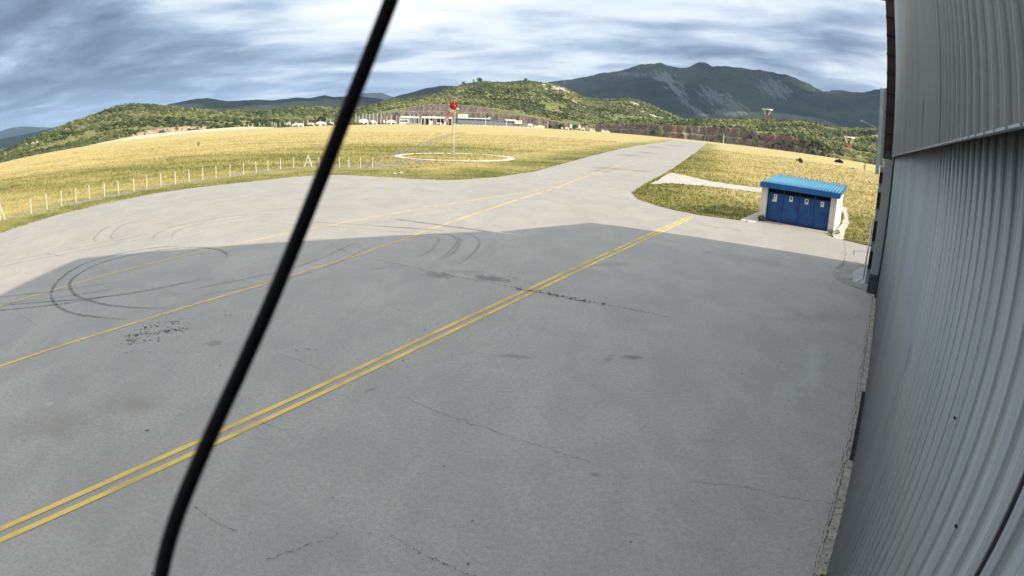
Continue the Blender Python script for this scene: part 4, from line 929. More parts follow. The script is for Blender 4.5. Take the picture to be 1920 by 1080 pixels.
# ------------------------------------------------------------------ scrub on the hills
def ico(sub):
    b = bmesh.new(); bmesh.ops.create_icosphere(b, subdivisions=sub, radius=1); b.verts.ensure_lookup_table()
    V = np.array([v_.co[:] for v_ in b.verts]); F = np.array([[v_.index for v_ in f.verts] for f in b.faces]); b.free(); return V, F
IV, IF = ico(2)
def leaf_mat(name):
    m = bpy.data.materials.new(name); m.use_nodes = True; n = NT(m.node_tree)
    c = n.node('ShaderNodeTexCoord').outputs['Object']; t = n.node('ShaderNodeAttribute', attribute_name='tone').outputs['Fac']
    t = n.math('ADD', t, n.math('MULTIPLY', n.math('SUBTRACT', n.noise(c, .9, 3, .7), .5), .5), clamp=True)
    r_ = n.node('ShaderNodeValToRGB', inp={0: t}); e = r_.color_ramp.elements
    e[0].position = 0; e[0].color = (.024, .036, .016, 1); e[1].position = 1; e[1].color = (.215, .200, .085, 1)
    q = e.new(.35); q.color = (.062, .078, .032, 1); q = e.new(.65); q.color = (.115, .128, .050, 1); q = e.new(.85); q.color = (.175, .175, .072, 1)
    p = n.node('ShaderNodeBsdfPrincipled', inp={'Base Color': r_.outputs[0], 'Roughness': .9, 'Specular IOR Level': .08})
    n.node('ShaderNodeOutputMaterial', inp={'Surface': p.outputs[0]}); return m
M_leaf = leaf_mat('scrub_leaf')
def bushes(name, X_, Y_, Z_, S_, tone, label, seed=0, sq=.8):
    r_ = np.random.default_rng(seed); n = len(X_); NVAR = 10
    vars_ = []
    for k in range(NVAR):
        f = 1 + r_.normal(0, .24, len(IV)); v_ = IV * f[:, None]; v_[:, 2] *= sq; v_[:, 2] = np.maximum(v_[:, 2], -.45); vars_.append(v_)
    vars_ = np.array(vars_); pick = r_.integers(0, NVAR, n); th = r_.uniform(0, 6.28, n)
    Vv = vars_[pick]; c_, s_ = np.cos(th)[:, None], np.sin(th)[:, None]
    x_ = Vv[..., 0] * c_ - Vv[..., 1] * s_; y_ = Vv[..., 0] * s_ + Vv[..., 1] * c_
    V = np.stack([x_ * S_[:, None] + X_[:, None], y_ * S_[:, None] + Y_[:, None], Vv[..., 2] * S_[:, None] * r_.uniform(.75, 1.25, n)[:, None] + Z_[:, None] + (.3 * S_)[:, None]], -1)
    F = IF[None] + (np.arange(n) * len(IV))[:, None, None]
    tn = np.clip(tone[:, None] + r_.normal(0, .07, (n, len(IV))), 0, 1)
    return tag(mesh_np(name, V.reshape(-1, 3), F.reshape(-1, 3), M_leaf, attrs={'tone': tn.ravel()}), label, 'scrub', None, 'stuff')
def scatter(f, n, a0, a1, Dlo, Dhi, seed, dens=None):
    r_ = np.random.default_rng(seed); a = r_.uniform(a0, a1, n); lo = Dlo(a) if callable(Dlo) else Dlo; hi = Dhi(a) if callable(Dhi) else Dhi
    D = np.sqrt(lo ** 2 + (hi ** 2 - lo ** 2) * r_.random(n)); x_, y_ = D * np.sin(np.radians(a)), D * np.cos(np.radians(a)); z_ = f(a, D)
    k = fbm(x_ / 60, y_ / 60, 4, seed + 3) + .5 > r_.uniform(.24, .58, n)
    if dens: k &= dens(a, D, x_, y_, z_, r_)
    return a[k], D[k], x_[k], y_[k], z_[k], r_
def tone_of(x_, y_, r_): return np.clip(.50 + fbm(x_ / 80, y_ / 80, 4, 77) * 1.2 + r_.normal(0, .22, len(x_)), 0, 1)
a, D, x_, y_, z_, r_ = scatter(h2, 30000, -19, 17, 1000, 1530, 11, lambda a, D, x, y, z, r: ~((a > -7) & (a < 9) & (D < 1016)) & ~((D < 1050) & (r.random(len(a)) < .4) ))
bushes('hill_scrub', x_, y_, z_, 1.0 + 2.4 * r_.random(len(x_)) ** 1.6, tone_of(x_, y_, r_) + .05, 'dense green bushes covering the rocky central hill', 1)
a, D, x_, y_, z_, r_ = scatter(h1, 24000, -58, -12, lambda a: prof(FD, a) + 22, lambda a: (prof(FD, a)) * 2.1 + 330, 12)
bushes('hill_scrub', x_, y_, z_, (D / 1000) * (1.1 + 2.6 * r_.random(len(x_)) ** 1.6) + .4, tone_of(x_, y_, r_) - .10, 'dark green bushes and woodland on the left hill', 2)
a, D, x_, y_, z_, r_ = scatter(h3, 20000, 4.5, 38, lambda a: prof(CD, a) + 34, lambda a: prof(CD, a) * 1.45 + 220, 13, lambda a, D, x, y, z, r: ~((a > 16) & (a < 24) & (D < prof(CD, a) + 110) & (r.random(len(a)) < .85)))
bushes('hill_scrub', x_, y_, z_, (D / 900) * (.9 + 2.4 * r_.random(len(x_)) ** 1.6), tone_of(x_, y_, r_) + .02, 'green woodland on the low ridge behind the quarry face', 3)
a, D, x_, y_, z_, r_ = scatter(h3, 1500, 14, 38, lambda a: prof(CD, a) + 0, lambda a: prof(CD, a) + 36, 15, lambda a, D, x, y, z, r: r.random(len(a)) < sstep((a - 17) / 9) * .9 + .06)
bushes('cliff_scrub', x_, y_, z_ - .6, r_.uniform(.9, 3.0, len(x_)), tone_of(x_, y_, r_), 'bushes along the foot of the quarry face', 4)
# bushes along the field's far edge
a = np.random.default_rng(21).uniform(-57, -14, 700); D = prof(FD, a) + np.random.default_rng(22).uniform(0, 22, 700)
bushes('edge_scrub', D * np.sin(np.radians(a)), D * np.cos(np.radians(a)), np.maximum(h1(a, D), 0), D / 1000 * np.random.default_rng(23).uniform(1.6, 4.0, 700), np.random.default_rng(24).uniform(.2, .6, 700), 'bushes along the left far edge of the field', 5)

# rock outcrops on the crests
def outcrop(f, a, D, n, spread, r0, label, name='rock_outcrop'):
    b = MB(); r_ = random.Random(int(a * 100)); X0, Y0 = pos(a, D); z0 = float(f(np.array([a]), np.array([D]))[0])
    for k in range(n):
        aa_ = a + r_.gauss(0, spread[0]); DD = D + r_.gauss(0, spread[1]); xx_, yy_ = pos(aa_, DD); zz = float(f(np.array([aa_]), np.array([DD]))[0])
        k_ = bmesh.ops.create_icosphere(b.b, subdivisions=2, radius=1)
        s_ = r0 * r_.uniform(.5, 1.3)
        for v_ in k_['verts']:
            q = 1 + r_.uniform(-.22, .22); v_.co = Vector((xx_ - X0 + v_.co.x * s_ * q * 1.5, yy_ - Y0 + v_.co.y * s_ * q, zz - z0 + v_.co.z * s_ * q * .75 + .25 * s_))
    o = b.build(name, M_stone2); o.location = (X0, Y0, z0); tag(o, label, None, None, 'structure')
M_stone2 = pmat('outcrop_limestone', (.30, .28, .23), (.52, .49, .42), .25, .95, .6, 1.0)  # the stone's own light grey, varied by noise
for a, D, n, sp, r0, lab in ((3.4, 1400, 22, (.42, 12), 4.4, 'largest pale rock outcrop at the right of the central hill crest'), (2.2, 1380, 10, (.35, 12), 3.2, 'pale rocks left of the big outcrop on the central hill'), (10.9, 1385, 12, (.3, 9), 3.4, 'small pale outcrop on the right shoulder of the central hill'),
                             (12.3, 1290, 12, (.35, 12), 3.0, 'pale rocks below the right shoulder of the central hill'), (5.0, 1290, 4, (.12, 5), 3.0, 'small white rock below the hill crest'), (5.9, 1260, 4, (.15, 5), 3.0, 'lone white rocks on the right slope of the central hill'), (-5.6, 1180, 7, (.35, 8), 2.4, 'faint pale rocks on the left flank of the central hill'), (-.3, 1400, 4, (.2, 6), 2.4, 'tiny rocks near the left crest of the central hill')):
    outcrop(h2, a, D, n, sp, r0, lab)
for a, k_, n, sp, r0, lab in ((-46.9, .42, 9, (.35, 6), 2.0, 'white rocks low on the left end of the left hill'), (-44.3, .5, 5, (.22, 5), 1.6, 'small white rock patch on the left hill slope'), (-42.6, .6, 5, (.3, 8), 2.0, 'pale rocks midway up the left hill'), (-19.3, .75, 12, (.4, 12), 4.0, 'pale quarry scar on the low hill beside the cable'), (-40.0, .7, 3, (.2, 8), 2.0, 'lone pale rock higher on the left hill'), (-35.6, .35, 5, (.3, 6), 2.4, 'pale rocks above the left earth bank')):
    D0 = float(prof(FD, a)); outcrop(h1, a, D0 + k_ * (D0 * 1.1 + 250), n, sp, r0, lab)
# earth bank below the left hill
b = MB()
M_bank = pmat('reddish_earth_bank', (.24, .17, .12), (.36, .30, .21), .25, .95, .5, 1.5)
P = [(-37.4, .1), (-36.5, 4.2), (-35.0, 5.5), (-33, 6.2), (-31.3, 6.0), (-29.4, 4.8), (-28.2, 1.5)]
aa = np.linspace(-37.4, -28.2, 90); V = []; F = []
for i, a in enumerate(aa):
    D0 = float(prof(FD, a)) + 8; h_ = np.interp(a, [p[0] for p in P], [p[1] for p in P])
    for j, (t, zz) in enumerate(((0, -.3), (2, .35), (5, .7), (8, 1.0), (14, 1.02), (26, .3))):
        xx_, yy_ = pos(a, D0 + t + 1.6 * (float(vnoise(i * .35, j * .9)) - .5)); V.append((xx_, yy_, h_ * zz + .9 * (float(vnoise(i * .4, j + 7)) - .5)))
F = [(i * 6 + j, i * 6 + j + 1, i * 6 + j + 7, i * 6 + j + 6) for i in range(89) for j in range(5)]
o = mesh_np('earth_bank', V, F, M_bank); tag(o, 'reddish earth bank at the foot of the left hill', None, None, 'structure')
aa = np.arange(-41, -22.5, .5); V = []; F = []
for i, a in enumerate(aa):
    D0 = float(prof(FD, a)) - 6; hh = 2.3 * min(1, (a + 41.5) / 5, (-22 - a) / 4)
    for t_, zz in ((0, -.2), (3.5, .82), (4.5, 1), (12, 1.05), (16, -.1)):
        xx_, yy_ = pos(a, D0 + t_); V.append((xx_, yy_, hh * zz))
F = [(i * 5 + j, i * 5 + j + 1, i * 5 + j + 6, i * 5 + j + 5) for i in range(len(aa) - 1) for j in range(4)]
tag(mesh_np('perimeter_road', V, F, pmat('pale_road_bank', (.36, .32, .22), (.48, .43, .31), .12, .9)), 'raised pale road curving below the left hill', None, None, 'structure')
rb = np.random.default_rng(31); a = rb.uniform(-37.6, -28, 170); D = prof(FD, a) + rb.uniform(6, 22, 170)
bushes('bank_scrub', D * np.sin(np.radians(a)), D * np.cos(np.radians(a)), rb.uniform(-.5, 4.5, 170) * (rb.random(170) < .6), rb.uniform(.5, 1.7, 170), rb.uniform(.1, .6, 170), 'scattered bushes on the reddish earth bank', 8)
# perimeter road, pale strip along the far field edge
M_road = pmat('pale_perimeter_road', (.42, .38, .30), (.50, .45, .36), .1, .9)
ribbon('perimeter_road', [pos(a, float(prof(FD, a)) - 8) for a in np.arange(-57, 3.1, 1.5)], 9, .0, M_road, 'pale perimeter road along the far edge of the field', sm=0)
ribbon('perimeter_road', [pos(a, float(prof(CD, a)) - 9) for a in np.arange(3, 38, 1.5)], 7, .0, M_road, 'pale perimeter strip below the quarry face', sm=0)
flat('runway_end', [pos(13.5, 640), pos(15, 610), pos(21, 590), pos(22, 620), pos(18, 650)], .01, M_road, 'pale runway strip beyond the taxiway end')

# ------------------------------------------------------------------ trees and field bushes
def tree(name, x_, y_, z_, h_, r_, label, cat='tree', tone=.75, trunk=True, seed=1, cone=False, group=None, col=None):
    col = col or M_leaf
    t = thing(name, label, cat, (x_, y_, z_), 0, group); rn = random.Random(seed)
    if trunk:
        b = MB(); b.tube((0, 0, -.3), (.1, 0, h_ * .45), h_ * .03, h_ * .018, 6)
        for k in range(4): a = k * 1.6; b.tube((.08, 0, h_ * .35), (math.cos(a) * r_ * .5, math.sin(a) * r_ * .5, h_ * .62), h_ * .014, h_ * .007, 5)
        b.build('trunk', M_bark, t)
    V = []; F = []; T_ = []
    ncl = 22 if h_ > 3 else 9
    for c_ in range(ncl):
        u_ = rn.random(); zz = h_ * (.28 + .66 * u_) if trunk else h_ * (.15 + .7 * u_); rr_ = r_ * ((1.05 - u_) if cone else math.sqrt(max(.1, 1 - (2 * u_ - .9) ** 2))) * .75
        a = rn.uniform(0, 6.28); cx, cy = math.cos(a) * rr_, math.sin(a) * rr_; cr_ = r_ * rn.uniform(.28, .48); tn = tone + rn.gauss(0, .15)
        for k in range(120 if trunk else 420):
            q = Vector((rn.gauss(0, 1), rn.gauss(0, 1), rn.gauss(0, 1))).normalized() * cr_ * rn.uniform(.3, 1) ** .4
            p = Vector((cx, cy, zz)) + q; d1 = Vector((rn.gauss(0, 1), rn.gauss(0, 1), rn.gauss(0, 1))).normalized(); d2 = d1.orthogonal().normalized(); s_ = cr_ * rn.uniform(.14, .26)
            n = len(V); V += [p - d1 * s_, p + d2 * s_ * .7, p + d1 * s_]; F.append((n, n + 1, n + 2)); T_ += [tn] * 3
    mesh_np('crown', [tuple(q) for q in V], F, col, t, attrs={'tone': np.clip(T_, 0, 1)})
    return t
M_bark = pmat('bark', (.08, .06, .045), (.13, .10, .08), 4, .9, .4)
x_, y_ = pos(13.35, 796); tree('tree', x_, y_, 0, 15, 4.6, 'bright green tree standing against the dark quarry face', tone=.8, cone=True, seed=3, col=pmat('fresh_leaf', (.12, .20, .03), (.20, .30, .06), .5, .9))
x_, y_ = pos(12.6, 798); tree('tree', x_, y_, 0, 9, 3.5, 'darker small tree just left of the bright green tree', tone=.15, seed=4)
tree('bush', 121.5, 243.6, -.3, 2.3, 1.7, 'round dark bush alone in the yellow field right of centre', 'bush', .0, False, 5)
x_, y_ = pos(30.3, 430); tree('bush', x_, y_, -.3, 1.9, 3.2, 'low wide dark bush near the far edge of the right field', 'bush', .0, False, 6)
x_, y_ = pos(32.85, 300); tree('sapling', x_, y_, 0, 4.2, .8, 'thin sapling in the right field near the field edge', 'sapling', .55, True, 7)
x_, y_ = pos(31.7, 310); tree('bush', x_, y_, -.2, .9, .6, 'tiny bush left of the thin sapling', 'bush', .3, False, 8)
for i, (a, dd, h_, r_, tn, lab) in enumerate(((2.9, 20, 7, 4.5, .2, 'dark tree just right of the white outbuilding'), (4.0, 25, 8, 5, .25, 'rounded dark tree left of the white cottage'), (5.3, 16, 7, 4.5, .3, 'tree between the two white cottages'), (6.6, 30, 8, 4, .5, 'lighter tree beyond the cottages at the quarry start'),
                                              (-28.3, 12, 8, 2.6, .1, 'dark narrow tree at the left far field edge'), (-27.6, 14, 10, 3, .15, 'taller dark tree beside the narrow one at the far edge'), (-23.6, 16, 10, 4.5, .7, 'light green tree among the far left masts'), (-18.6, 20, 13, 7, .1, 'dark clump of trees left of the cable at the hangar row'), (-27.0, 15, 9, 2.5, .3, 'third tree in the row at the far left edge'))):
    D0 = float(prof(FD, a)) + dd; x_, y_ = pos(a, D0); tree('tree', x_, y_, 0, h_ * D0 / 900, r_ * D0 / 900, lab, tone=tn, seed=20 + i)
# crest trees silhouetted on the central hill
for i, (a, D, h_, r_, lab) in enumerate(((-5.35, 1450, 9, 5, 'dark tree leftmost on the central hill skyline'), (-4.45, 1465, 13, 2.6, 'narrow conical tree on the central hill skyline'), (-3.9, 1465, 12, 7, 'broad tree at the left summit of the central hill'), (.45, 1475, 9, 4.5, 'lone bushy tree on the right summit of the central hill'))):
    x_, y_ = pos(a, D); tree('tree', x_, y_, float(h2(np.array([a]), np.array([D]))[0]) - .5, h_, r_, lab, tone=.25, seed=40 + i)

# ------------------------------------------------------------------ far airport buildings
M_bw = pmat('pale_wall', (.70, .67, .62), (.78, .75, .70), .3, .8)
M_tan = pmat('cream_wall', (.66, .60, .48), (.74, .68, .56), .3, .8)
M_bg = pmat('grey_blue_cladding', (.16, .19, .22), (.21, .24, .27), .3, .6)
M_win = pmat('dark_window', (.015, .022, .03), (.03, .04, .05), 1, .2, spec=.6)
M_teal = pmat('teal_glazing', (.04, .13, .14), (.07, .18, .19), .6, .25, spec=.6)
M_roofw = pmat('white_roof_sheet', (.72, .74, .74), (.8, .81, .8), .3, .6)
M_pink = pmat('weathered_red_barrier', (.50, .30, .26), (.62, .44, .38), .5, .8)
M_silv = pmat('light_metal', (.55, .56, .56), (.66, .66, .66), .5, .5)
M_shadow = pmat('recess_shade', (.03, .028, .028), (.06, .05, .05), .5, .9)  # near-black colour stands in for shade in porch, hall and doorways
def bldg(name, a0, a1, D, label, cat='building'):
    """frame of a far building: local x runs along its front from azimuth a0 to a1 at distance D, y points away from us"""
    p0 = Vector(pos(a0, D)); p1 = Vector(pos(a1, D)); d = p1 - p0
    t = thing(name, label, cat, (p0.x, p0.y, 0), math.atan2(d.y, d.x)); return t, d.length
PX = lambda px: float(np.interp(px, [400, 460, 550, 640, 740, 850, 950, 1040, 1100, 1200], [-28.8, -25.77, -21.25, -16.74, -11.72, -6.2, -1.17, 3.36, 6.39, 11.4]))
t, Lb = bldg('terminal', PX(851), PX(988), 905, 'long grey-blue terminal with a band of dark windows')
b = MB(); b.prism([(0, 0), (0, 10.6), (Lb * .62, 9.6), (Lb, 6.6), (Lb, 0)], lambda x, z_: (x, 0, z_), lambda x, z_: (x, 16, z_)); b.build('wall', M_bg, t)
b = MB(); b.box(5.5, 54, -2.0, 12, 10.65, 11.9); b.box(76, 92, -1.2, 10, 9.6, 11.4); b.build('roof', M_roofw, t)
for (x0, x1, z0, z1) in ((6, 9.6, 8.6, 9.9), (10.4, 13, 8.6, 9.9), (13.8, 16.2, 8.6, 9.9), (20, 24, 8.3, 9.7), (25, 29.5, 8.3, 9.7), (34, 37.5, 8.1, 9.5), (38.4, 41, 8.1, 9.5), (42, 45.8, 8.0, 9.4), (47, 49.8, 7.9, 9.2), (51, 54.5, 7.8, 9.1), (56, 58.8, 7.7, 9.0), (60, 63.3, 7.6, 8.8), (64.5, 68, 7.5, 8.6), (70, 73, 7.3, 8.4), (74, 78.5, 7.1, 8.2), (80, 84, 6.9, 8.0), (85, 89, 6.6, 7.7), (7, 11, .8, 2.6), (12.5, 15, .8, 2.2), (-.1, 5, 6.2, 10.0)):
    b = MB(); b.box(max(x0, .05), x1, -.12, .1, z0, z1); b.build('window', M_win, t)
b = MB(); b.box(6.2, 20, -1, 9, 11.95, 17.3); b.build('roof_house', M_tan, t)
b = MB(); b.box(90, 101, -1.6, 8, 5.2, 10.6); b.build('stair_tower', M_tan, t)
b = MB(); b.prism([(50, 11.9), (53, 14.0), (54.5, 11.9)], lambda x, z_: (x, 0, z_), lambda x, z_: (x, 5, z_)); b.build('roof_vent', M_bw, t)
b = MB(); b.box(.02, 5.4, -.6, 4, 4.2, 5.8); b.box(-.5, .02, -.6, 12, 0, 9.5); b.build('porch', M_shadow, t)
t, Lb = bldg('covered_stand', PX(790), PX(847), 885, 'long open hall with a flat white roof left of the terminal')
b = MB(); b.box(0, Lb, -2, 12, 9.6, 12.2); b.build('roof', M_roofw, t)
b = MB()
for k in range(9): b.box(k * Lb / 8 - .3, k * Lb / 8 + .3, -1, -.4, 0, 9.6)
b.build('column', M_bw, t)
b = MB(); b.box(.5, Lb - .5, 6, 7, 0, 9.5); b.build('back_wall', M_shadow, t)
for x0, x1, z1, m_ in ((11, 17, 6, M_bw), (22, 30, 3.5, M_silv), (33, 36, 6.5, M_silv)): b = MB(); b.box(x0, x1, 0, 3, 0, z1); b.build('kiosk', m_, t)
t, Lb = bldg('open_hangar', PX(749), PX(787), 890, 'white roofed hangar with teal glazing left of the long hall')
b = MB(); b.prism([(-1, 9.8), (3, 12), (Lb - 3, 11.6), (Lb, 9.4)], lambda x, z_: (x, -1, z_), lambda x, z_: (x, 14, z_)); b.build('roof', M_roofw, t)
b = MB(); b.box(0, Lb * .45, 1, 2, 0, 8); b.build('wall', M_bw, t)
b = MB(); b.box(.5, Lb * .43, .7, 1, 3.4, 6.4); b.build('window', M_teal, t)
b = MB(); b.box(Lb * .47, Lb - .5, 3, 4, 0, 9.2); b.build('glazing', M_teal, t)
b = MB()
for k in range(6): b.box(k * Lb / 5 - .25, k * Lb / 5 + .25, -.8, -.3, 0, 9.4)
b.build('column', M_bw, t)
def tent(px0, px1, h_, label, D=880, m_=None, peak=.35, name='marquee_tent', az=False):
    t, Lb = bldg(name, px0 if az else PX(px0), px1 if az else PX(px1), D, label, 'tent' if 'tent' in name else 'building')
    b = MB(); b.prism([(0, h_ * (1 - peak)), (Lb * .25, h_ * .93), (Lb / 2, h_), (Lb * .8, h_ * .9), (Lb, h_ * (1 - peak))], lambda x, z_: (x, 0, z_), lambda x, z_: (x, 9, z_)); b.build('roof', m_ or M_roofw, t)
    b = MB(); b.box(.3, Lb - .3, .4, 8.6, 0, h_ * (1 - peak)); b.build('wall', M_bw, t)
    b = MB()
    n = max(1, int(Lb / 5))
    for k in range(n): x0 = (k + .2) * Lb / n; b.box(x0, x0 + Lb / n * .55, .25, .39, .2, h_ * .35)
    b.build('door', M_shadow, t)
FDp = lambda px: float(prof(FD, PX(px))) + 14
for px0, px1, h_, lab, m_ in ((672, 691, 8.6, 'rounded white marquee roof just right of the cable', M_roofw), (692, 706, 6.4, 'low pale hut right of the white marquee', M_silv), (718, 722, 6.6, 'narrow pale cabin with orange tint left of the striped roof', M_bw), (724, 742, 6.5, 'low building with long pinkish white roof', M_roofw),
                              (535, 546, 6.5, 'small white tent among the left masts', M_roofw), (547, 570, 5.2, 'long low white tent in the left far row', M_roofw), (577, 590, 5.0, 'pale pink roofed hut left of the bluish tent', M_silv), (591, 612, 6.2, 'bluish white marquee left of the cable', M_bw), (614, 627, 4.6, 'yellowish hut touching the cable on its left', M_tan), (467, 479, 3.8, 'smallest white tent at the far left of the row', M_roofw)):
    tent(px0, px1, h_ * FDp(px0) / 880, lab, FDp(px0), m_)
for px0, px1, h_, lab in ((989, 1000, 7.2, 'white block outbuilding right of the terminal'), (1052, 1056, 4.0, 'tiny white hut between dark trees'), (1060, 1067, 4.5, 'long low white cottage wing'), (1068, 1073, 9.5, 'tall white cottage gable'), (1084, 1089, 9.0, 'white gabled cottage at the right of the row'), (1090, 1097, 5.5, 'low pale barn beside the gabled cottage')):
    tent(px0, px1, h_, lab, 910, M_tan if px0 in (989, 1090) else M_bw, .12, 'outbuilding')
t, Lb = bldg('boundary_wall', PX(1001), PX(1021), 912, 'low cream boundary wall right of the white outbuilding', 'wall')
b = MB(); b.box(0, Lb, 0, 2, 0, 3.8).box(6, Lb - 3, -.3, 2.2, 3.8, 5.0); b.build('wall_run', M_tan, t)
# service barrier in front of the terminal
t, Lb = bldg('barrier', PX(851), PX(1010), 893, 'low faded red and white barrier along the terminal front', 'barrier')
b = MB()
for k in range(int(Lb / 3)):
    if k % 2: b.box(k * 3, k * 3 + 2.8, 0, .4, 0, 1.6)
b.build('red_segment', M_pink, t)
b = MB()
for k in range(int(Lb / 3)):
    if k % 2 == 0: b.box(k * 3, k * 3 + 2.8, 0, .4, 0, 1.5)
b.build('white_segment', M_bw, t)
# vehicles parked far away
def vehicle(azd, D, Lh, h_, mat, label, cat, group=None, van=True):
    x_, y_ = pos(azd, D); t = thing(cat, label, cat, (x_, y_, 0), -R(azd) + R(rnd.uniform(-8, 8)), group)
    b = MB(); b.prism([(-Lh / 2, .45), (-Lh / 2, h_ * (.98 if van else .6)), (-Lh / 2 + .3, h_) if van else (-Lh * .28, h_), (Lh * .22, h_), (Lh * .38, h_ * .6), (Lh / 2, h_ * .5), (Lh / 2, .45)], lambda x, z_: (x, -.95, z_), lambda x, z_: (x, .95, z_)); b.build('body', mat, t)
    for sx in (-.3, .3): b = MB(); b.tube((Lh * sx, -.98, .38), (Lh * sx, .98, .38), .38, seg=14); b.build('wheel', M_dark, t)
    b = MB(); b.box(-Lh * .2, Lh * .2, -.97, -.955, h_ * .62, h_ * .9); b.build('window', M_win, t)
    return t
vehicle(6.95, 880, 7.5, 4.0, M_bw, 'left one of two white trucks at the quarry foot', 'truck')
vehicle(8.2, 860, 12, 3.6, M_bw, 'longer right one of two white trucks at the quarry foot', 'truck')
M_cr = pmat('red_car_paint', (.35, .03, .03), (.4, .05, .05), 2, .3); M_cb = pmat('dark_car_paint', (.04, .05, .07), (.06, .07, .09), 2, .3)
for i, (px, m_, lab) in enumerate(((757, M_bw, 'white car parked left under the teal hangar'), (764, M_cr, 'red car parked under the teal hangar'), (772, M_silv, 'silver car parked beside the red car'), (781, M_bw, 'white car parked at the right post of the teal hangar'), (800, M_cb, 'dark car parked in the long open hall'), (822, M_cr, 'red car parked in the long open hall'), (833, M_bw, 'white car at the right end of the long open hall'), (710, M_cb, 'dark car parked beside the pale cabin'), (735, M_cb, 'dark car parked under the pinkish roof'), (958, M_bw, 'white car parked before the terminal right end'), (893, M_bw, 'white car parked before the terminal middle'))):
    vehicle(PX(px), 880, 5.0, 1.8, m_, lab, 'car', None, False)
# masts
mb = MB(); mb.tube((0, 0, 0), (0, 0, 1), .44, .34, 8)
mm = mb.build('light_mast', M_silv); base_mesh = mm.data
heads = None
masts = [(667, 15.5), (673, 14), (680, 15), (686, 15), (693, 15), (700, 15.5), (707, 15.5), (714, 15.5), (768, 15), (776, 14.5), (785, 14.5), (795, 13), (805, 14), (815, 14), (458, 7), (466, 7.2), (474, 7), (487, 7.2), (495, 6), (510, 9.5), (515, 8), (518, 7), (525, 7), (534, 7), (542, 9.2), (545, 8.5), (569, 8), (576, 9), (578, 7.5), (612, 10), (620, 9), (910, 14.5), (949.6, 12.5), (1027, 11.5), (725, 13), (733, 12), (743, 13), (752, 14), (555, 8), (600, 9)]
for i, (px, h_) in enumerate(masts):
    D = 868 if px > 660 else FDp(px) - 6
    h_ = h_ * (D / 868)
    o = mm if i == 0 else mm.copy()
    if i: C.objects.link(o)
    x_, y_ = pos(PX(px), D); o.location = (x_, y_, -.1); o.scale = (D / 868 * 1.0, D / 868, h_)
    left = px < 660
    mp = sorted([q[0] for q in masts if q[0] < 660], reverse=True) if left else sorted([q[0] for q in masts if q[0] > 660])
    k_ = ORD[mp.index(px)] if mp.index(px) < len(ORD) else 'last'
    tag(o, ('pale far mast, %s one counted leftward from the cable' % k_) if left else ('tall pale light mast, %s one counted rightward from the cable' % k_), 'mast', 'masts at the far left field edge' if left else 'light masts before the terminal')
x_, y_ = pos(19.3, 700); o = mm.copy(); C.objects.link(o); o.location = (x_, y_, 0); o.scale = (1.1, 1.1, 11); tag(o, 'single pale pole standing against the quarry face', 'mast'); 
if 'group' in o: del o['group']

# two lattice towers with wide platforms
M_red = pmat('red_tower_paint', (.42, .08, .05), (.50, .14, .09), 1, .6); M_tw = pmat('white_tower_paint', (.78, .78, .76), (.84, .84, .82), 1, .6)
def tower(azd, D, zb, hb, wp, label, f):
    x_, y_ = pos(azd, D); t = thing('radio_tower', label, 'tower', (x_, y_, zb), -R(azd) + R(2))
    k = hb
    b = MB()
    w0, w1 = .17 * k, .13 * k
    for sx in (-1, 1):
        for sy in (-1, 1): b.tube((sx * w0, sy * w0, 0), (sx * w1, sy * w1, k * .42), .022 * k, seg=6)
    for z0, z1 in ((.02, .2), (.2, .4)):
        for sy in (-1, 1):
            b.tube((-w0, sy * w0, z0 * k), (w1, sy * w1, z1 * k), .014 * k, seg=5); b.tube((w0, sy * w0, z0 * k), (-w1, sy * w1, z1 * k), .014 * k, seg=5)
    b.tube((0, 0, 0), (0, 0, k * .5), .018 * k, seg=8); b.build('lattice_base', M_red, t)
    b = MB()
    for sx in (-1, 1): b.prism([(sx * .10 * k, .44 * k), (sx * .20 * k, .44 * k), (sx * .34 * k, .80 * k), (sx * .25 * k, .80 * k)], lambda x, z_: (x, -.12 * k, z_), lambda x, z_: (x, .12 * k, z_))
    b.build('strut', M_tw, t)
    b = MB(); b.tube((0, 0, .82 * k), (0, 0, .93 * k), wp * .48, wp * .5, 24); b.build('platform', M_tw, t)
    b = MB()
    for a_ in (-.42, -.2, .2, .42): b.tube((a_ * wp, 0, .93 * k), (a_ * wp, 0, 1.08 * k), .012 * k, seg=5)
    b.tube((0, 0, .44 * k), (-.02 * k, 0, .82 * k), .03 * k, seg=6)
    b.build('antenna', M_dark, t)
a, D = 23.2, 900; tower(a, D, 40.5, 16.5, 16.5, 'left red and white tower with wide flat top against the dark mountain', h3)
a, D = 31.15, 700; tower(a, D, 12.5, 15.0, 13.5, 'right red and white tower with wide flat top rising from woodland', h3)

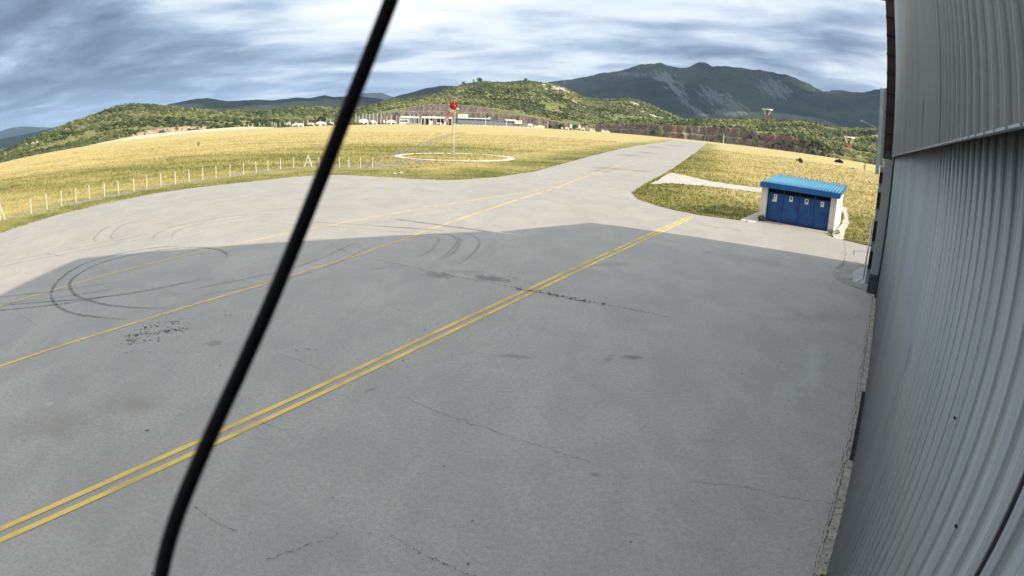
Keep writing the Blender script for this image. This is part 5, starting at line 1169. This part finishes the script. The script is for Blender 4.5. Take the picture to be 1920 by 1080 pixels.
# ------------------------------------------------------------------ clouds added out of view to shade the mountains, and the air
def cloud(cx, cy, rx, ry, rot, z0, th, seed, label):
    nr_, na_ = 16, 72; V = []; F = []
    a_ = np.arange(na_) / na_ * 2 * np.pi
    edge = 1 + (fbm(np.cos(a_) * 1.6 + seed, np.sin(a_) * 1.6 + seed, 5, seed)) * 1.1
    rr_ = (np.arange(1, nr_ + 1) / nr_) ** .7
    Rm = rr_[:, None] * edge[None]; x = Rm * np.cos(a_) * rx; y = Rm * np.sin(a_) * ry
    X_ = cx + x * math.cos(rot) - y * math.sin(rot); Y_ = cy + x * math.sin(rot) + y * math.cos(rot)
    ed = np.sqrt(np.clip(1 - rr_[:, None] ** 2, 0, 1)) * np.ones_like(X_)
    T = th * ed * (.9 + 1.4 * fbm(X_ / 420, Y_ / 420, 5, seed + 2)); B = -th * .3 * ed * (.9 + 1.4 * fbm(X_ / 330, Y_ / 330, 5, seed + 5))
    n = nr_ * na_; P = [np.stack([X_, Y_, z0 + q], -1).reshape(-1, 3) for q in (T, B)]
    V = np.concatenate(P + [np.array([[cx, cy, z0 + th], [cx, cy, z0 - th * .3]])])
    i = np.arange(n).reshape(nr_, na_); r1 = np.roll(i, -1, 1); q = np.stack([i[:-1], i[1:], r1[1:], r1[:-1]], -1).reshape(-1, 4)
    tri = np.stack([np.full(na_, 2 * n), i[0], r1[0], r1[0]], -1)
    Fq = np.concatenate([q, q[:, ::-1] + n])
    t1 = [(2 * n, int(i[0, k]), int(r1[0, k])) for k in range(na_)] + [(2 * n + 1, int(r1[0, k]) + n, int(i[0, k]) + n) for k in range(na_)]
    Ft = np.concatenate([Fq[:, [0, 1, 2]], Fq[:, [0, 2, 3]], np.array(t1)])
    return tag(mesh_np('cloud', V, Ft, M_shade_cloud, smooth=True), label, None, None, 'structure')
M_shade_cloud = pmat('shade_cloud_white', (.80, .81, .83), (.86, .87, .88), .001, 1.0)
def shade(azd, D, zt, rx, ry, rot, seed):   # adds an unseen cloud so that its shadow falls on the slope at this azimuth and distance
    gx, gy = pos(azd, D); k = (1560 - zt) / SD.z
    cloud(gx + SD.x * k, gy + SD.y * k, rx, ry, R(rot), 1560, 260, seed, 'added unseen cloud shading the mountains')
for q in ((7.5, 4300, 200, 900, 520, 5, 3), (13, 5150, 420, 620, 560, 30, 4), (19.5, 3900, 180, 820, 420, 0, 5), (21, 5500, 450, 700, 480, -20, 6), (30, 4400, 280, 900, 620, 10, 7), (28.5, 5700, 520, 420, 500, 20, 8), (-17, 4200, 120, 900, 420, 0, 9), (-26, 3900, 120, 500, 350, 10, 11), (-7, 3400, 120, 480, 360, 15, 12), (-45, 5600, 80, 900, 700, 0, 13)):
    shade(*q)
hb = MB(); hb.box(-16500, 16500, -16500, 16500, -1.6, 950)
mh = bpy.data.materials.new('haze_air'); mh.use_nodes = True; n = NT(mh.node_tree)
pvn = n.node('ShaderNodeVolumePrincipled', inp={'Color': (.46, .68, 1.0, 1), 'Density': HAZE})
n.node('ShaderNodeOutputMaterial', inp={'Volume': pvn.outputs[0]})
o = hb.build('haze', mh); tag(o, 'thin bluish haze in the air', None, None, 'stuff')
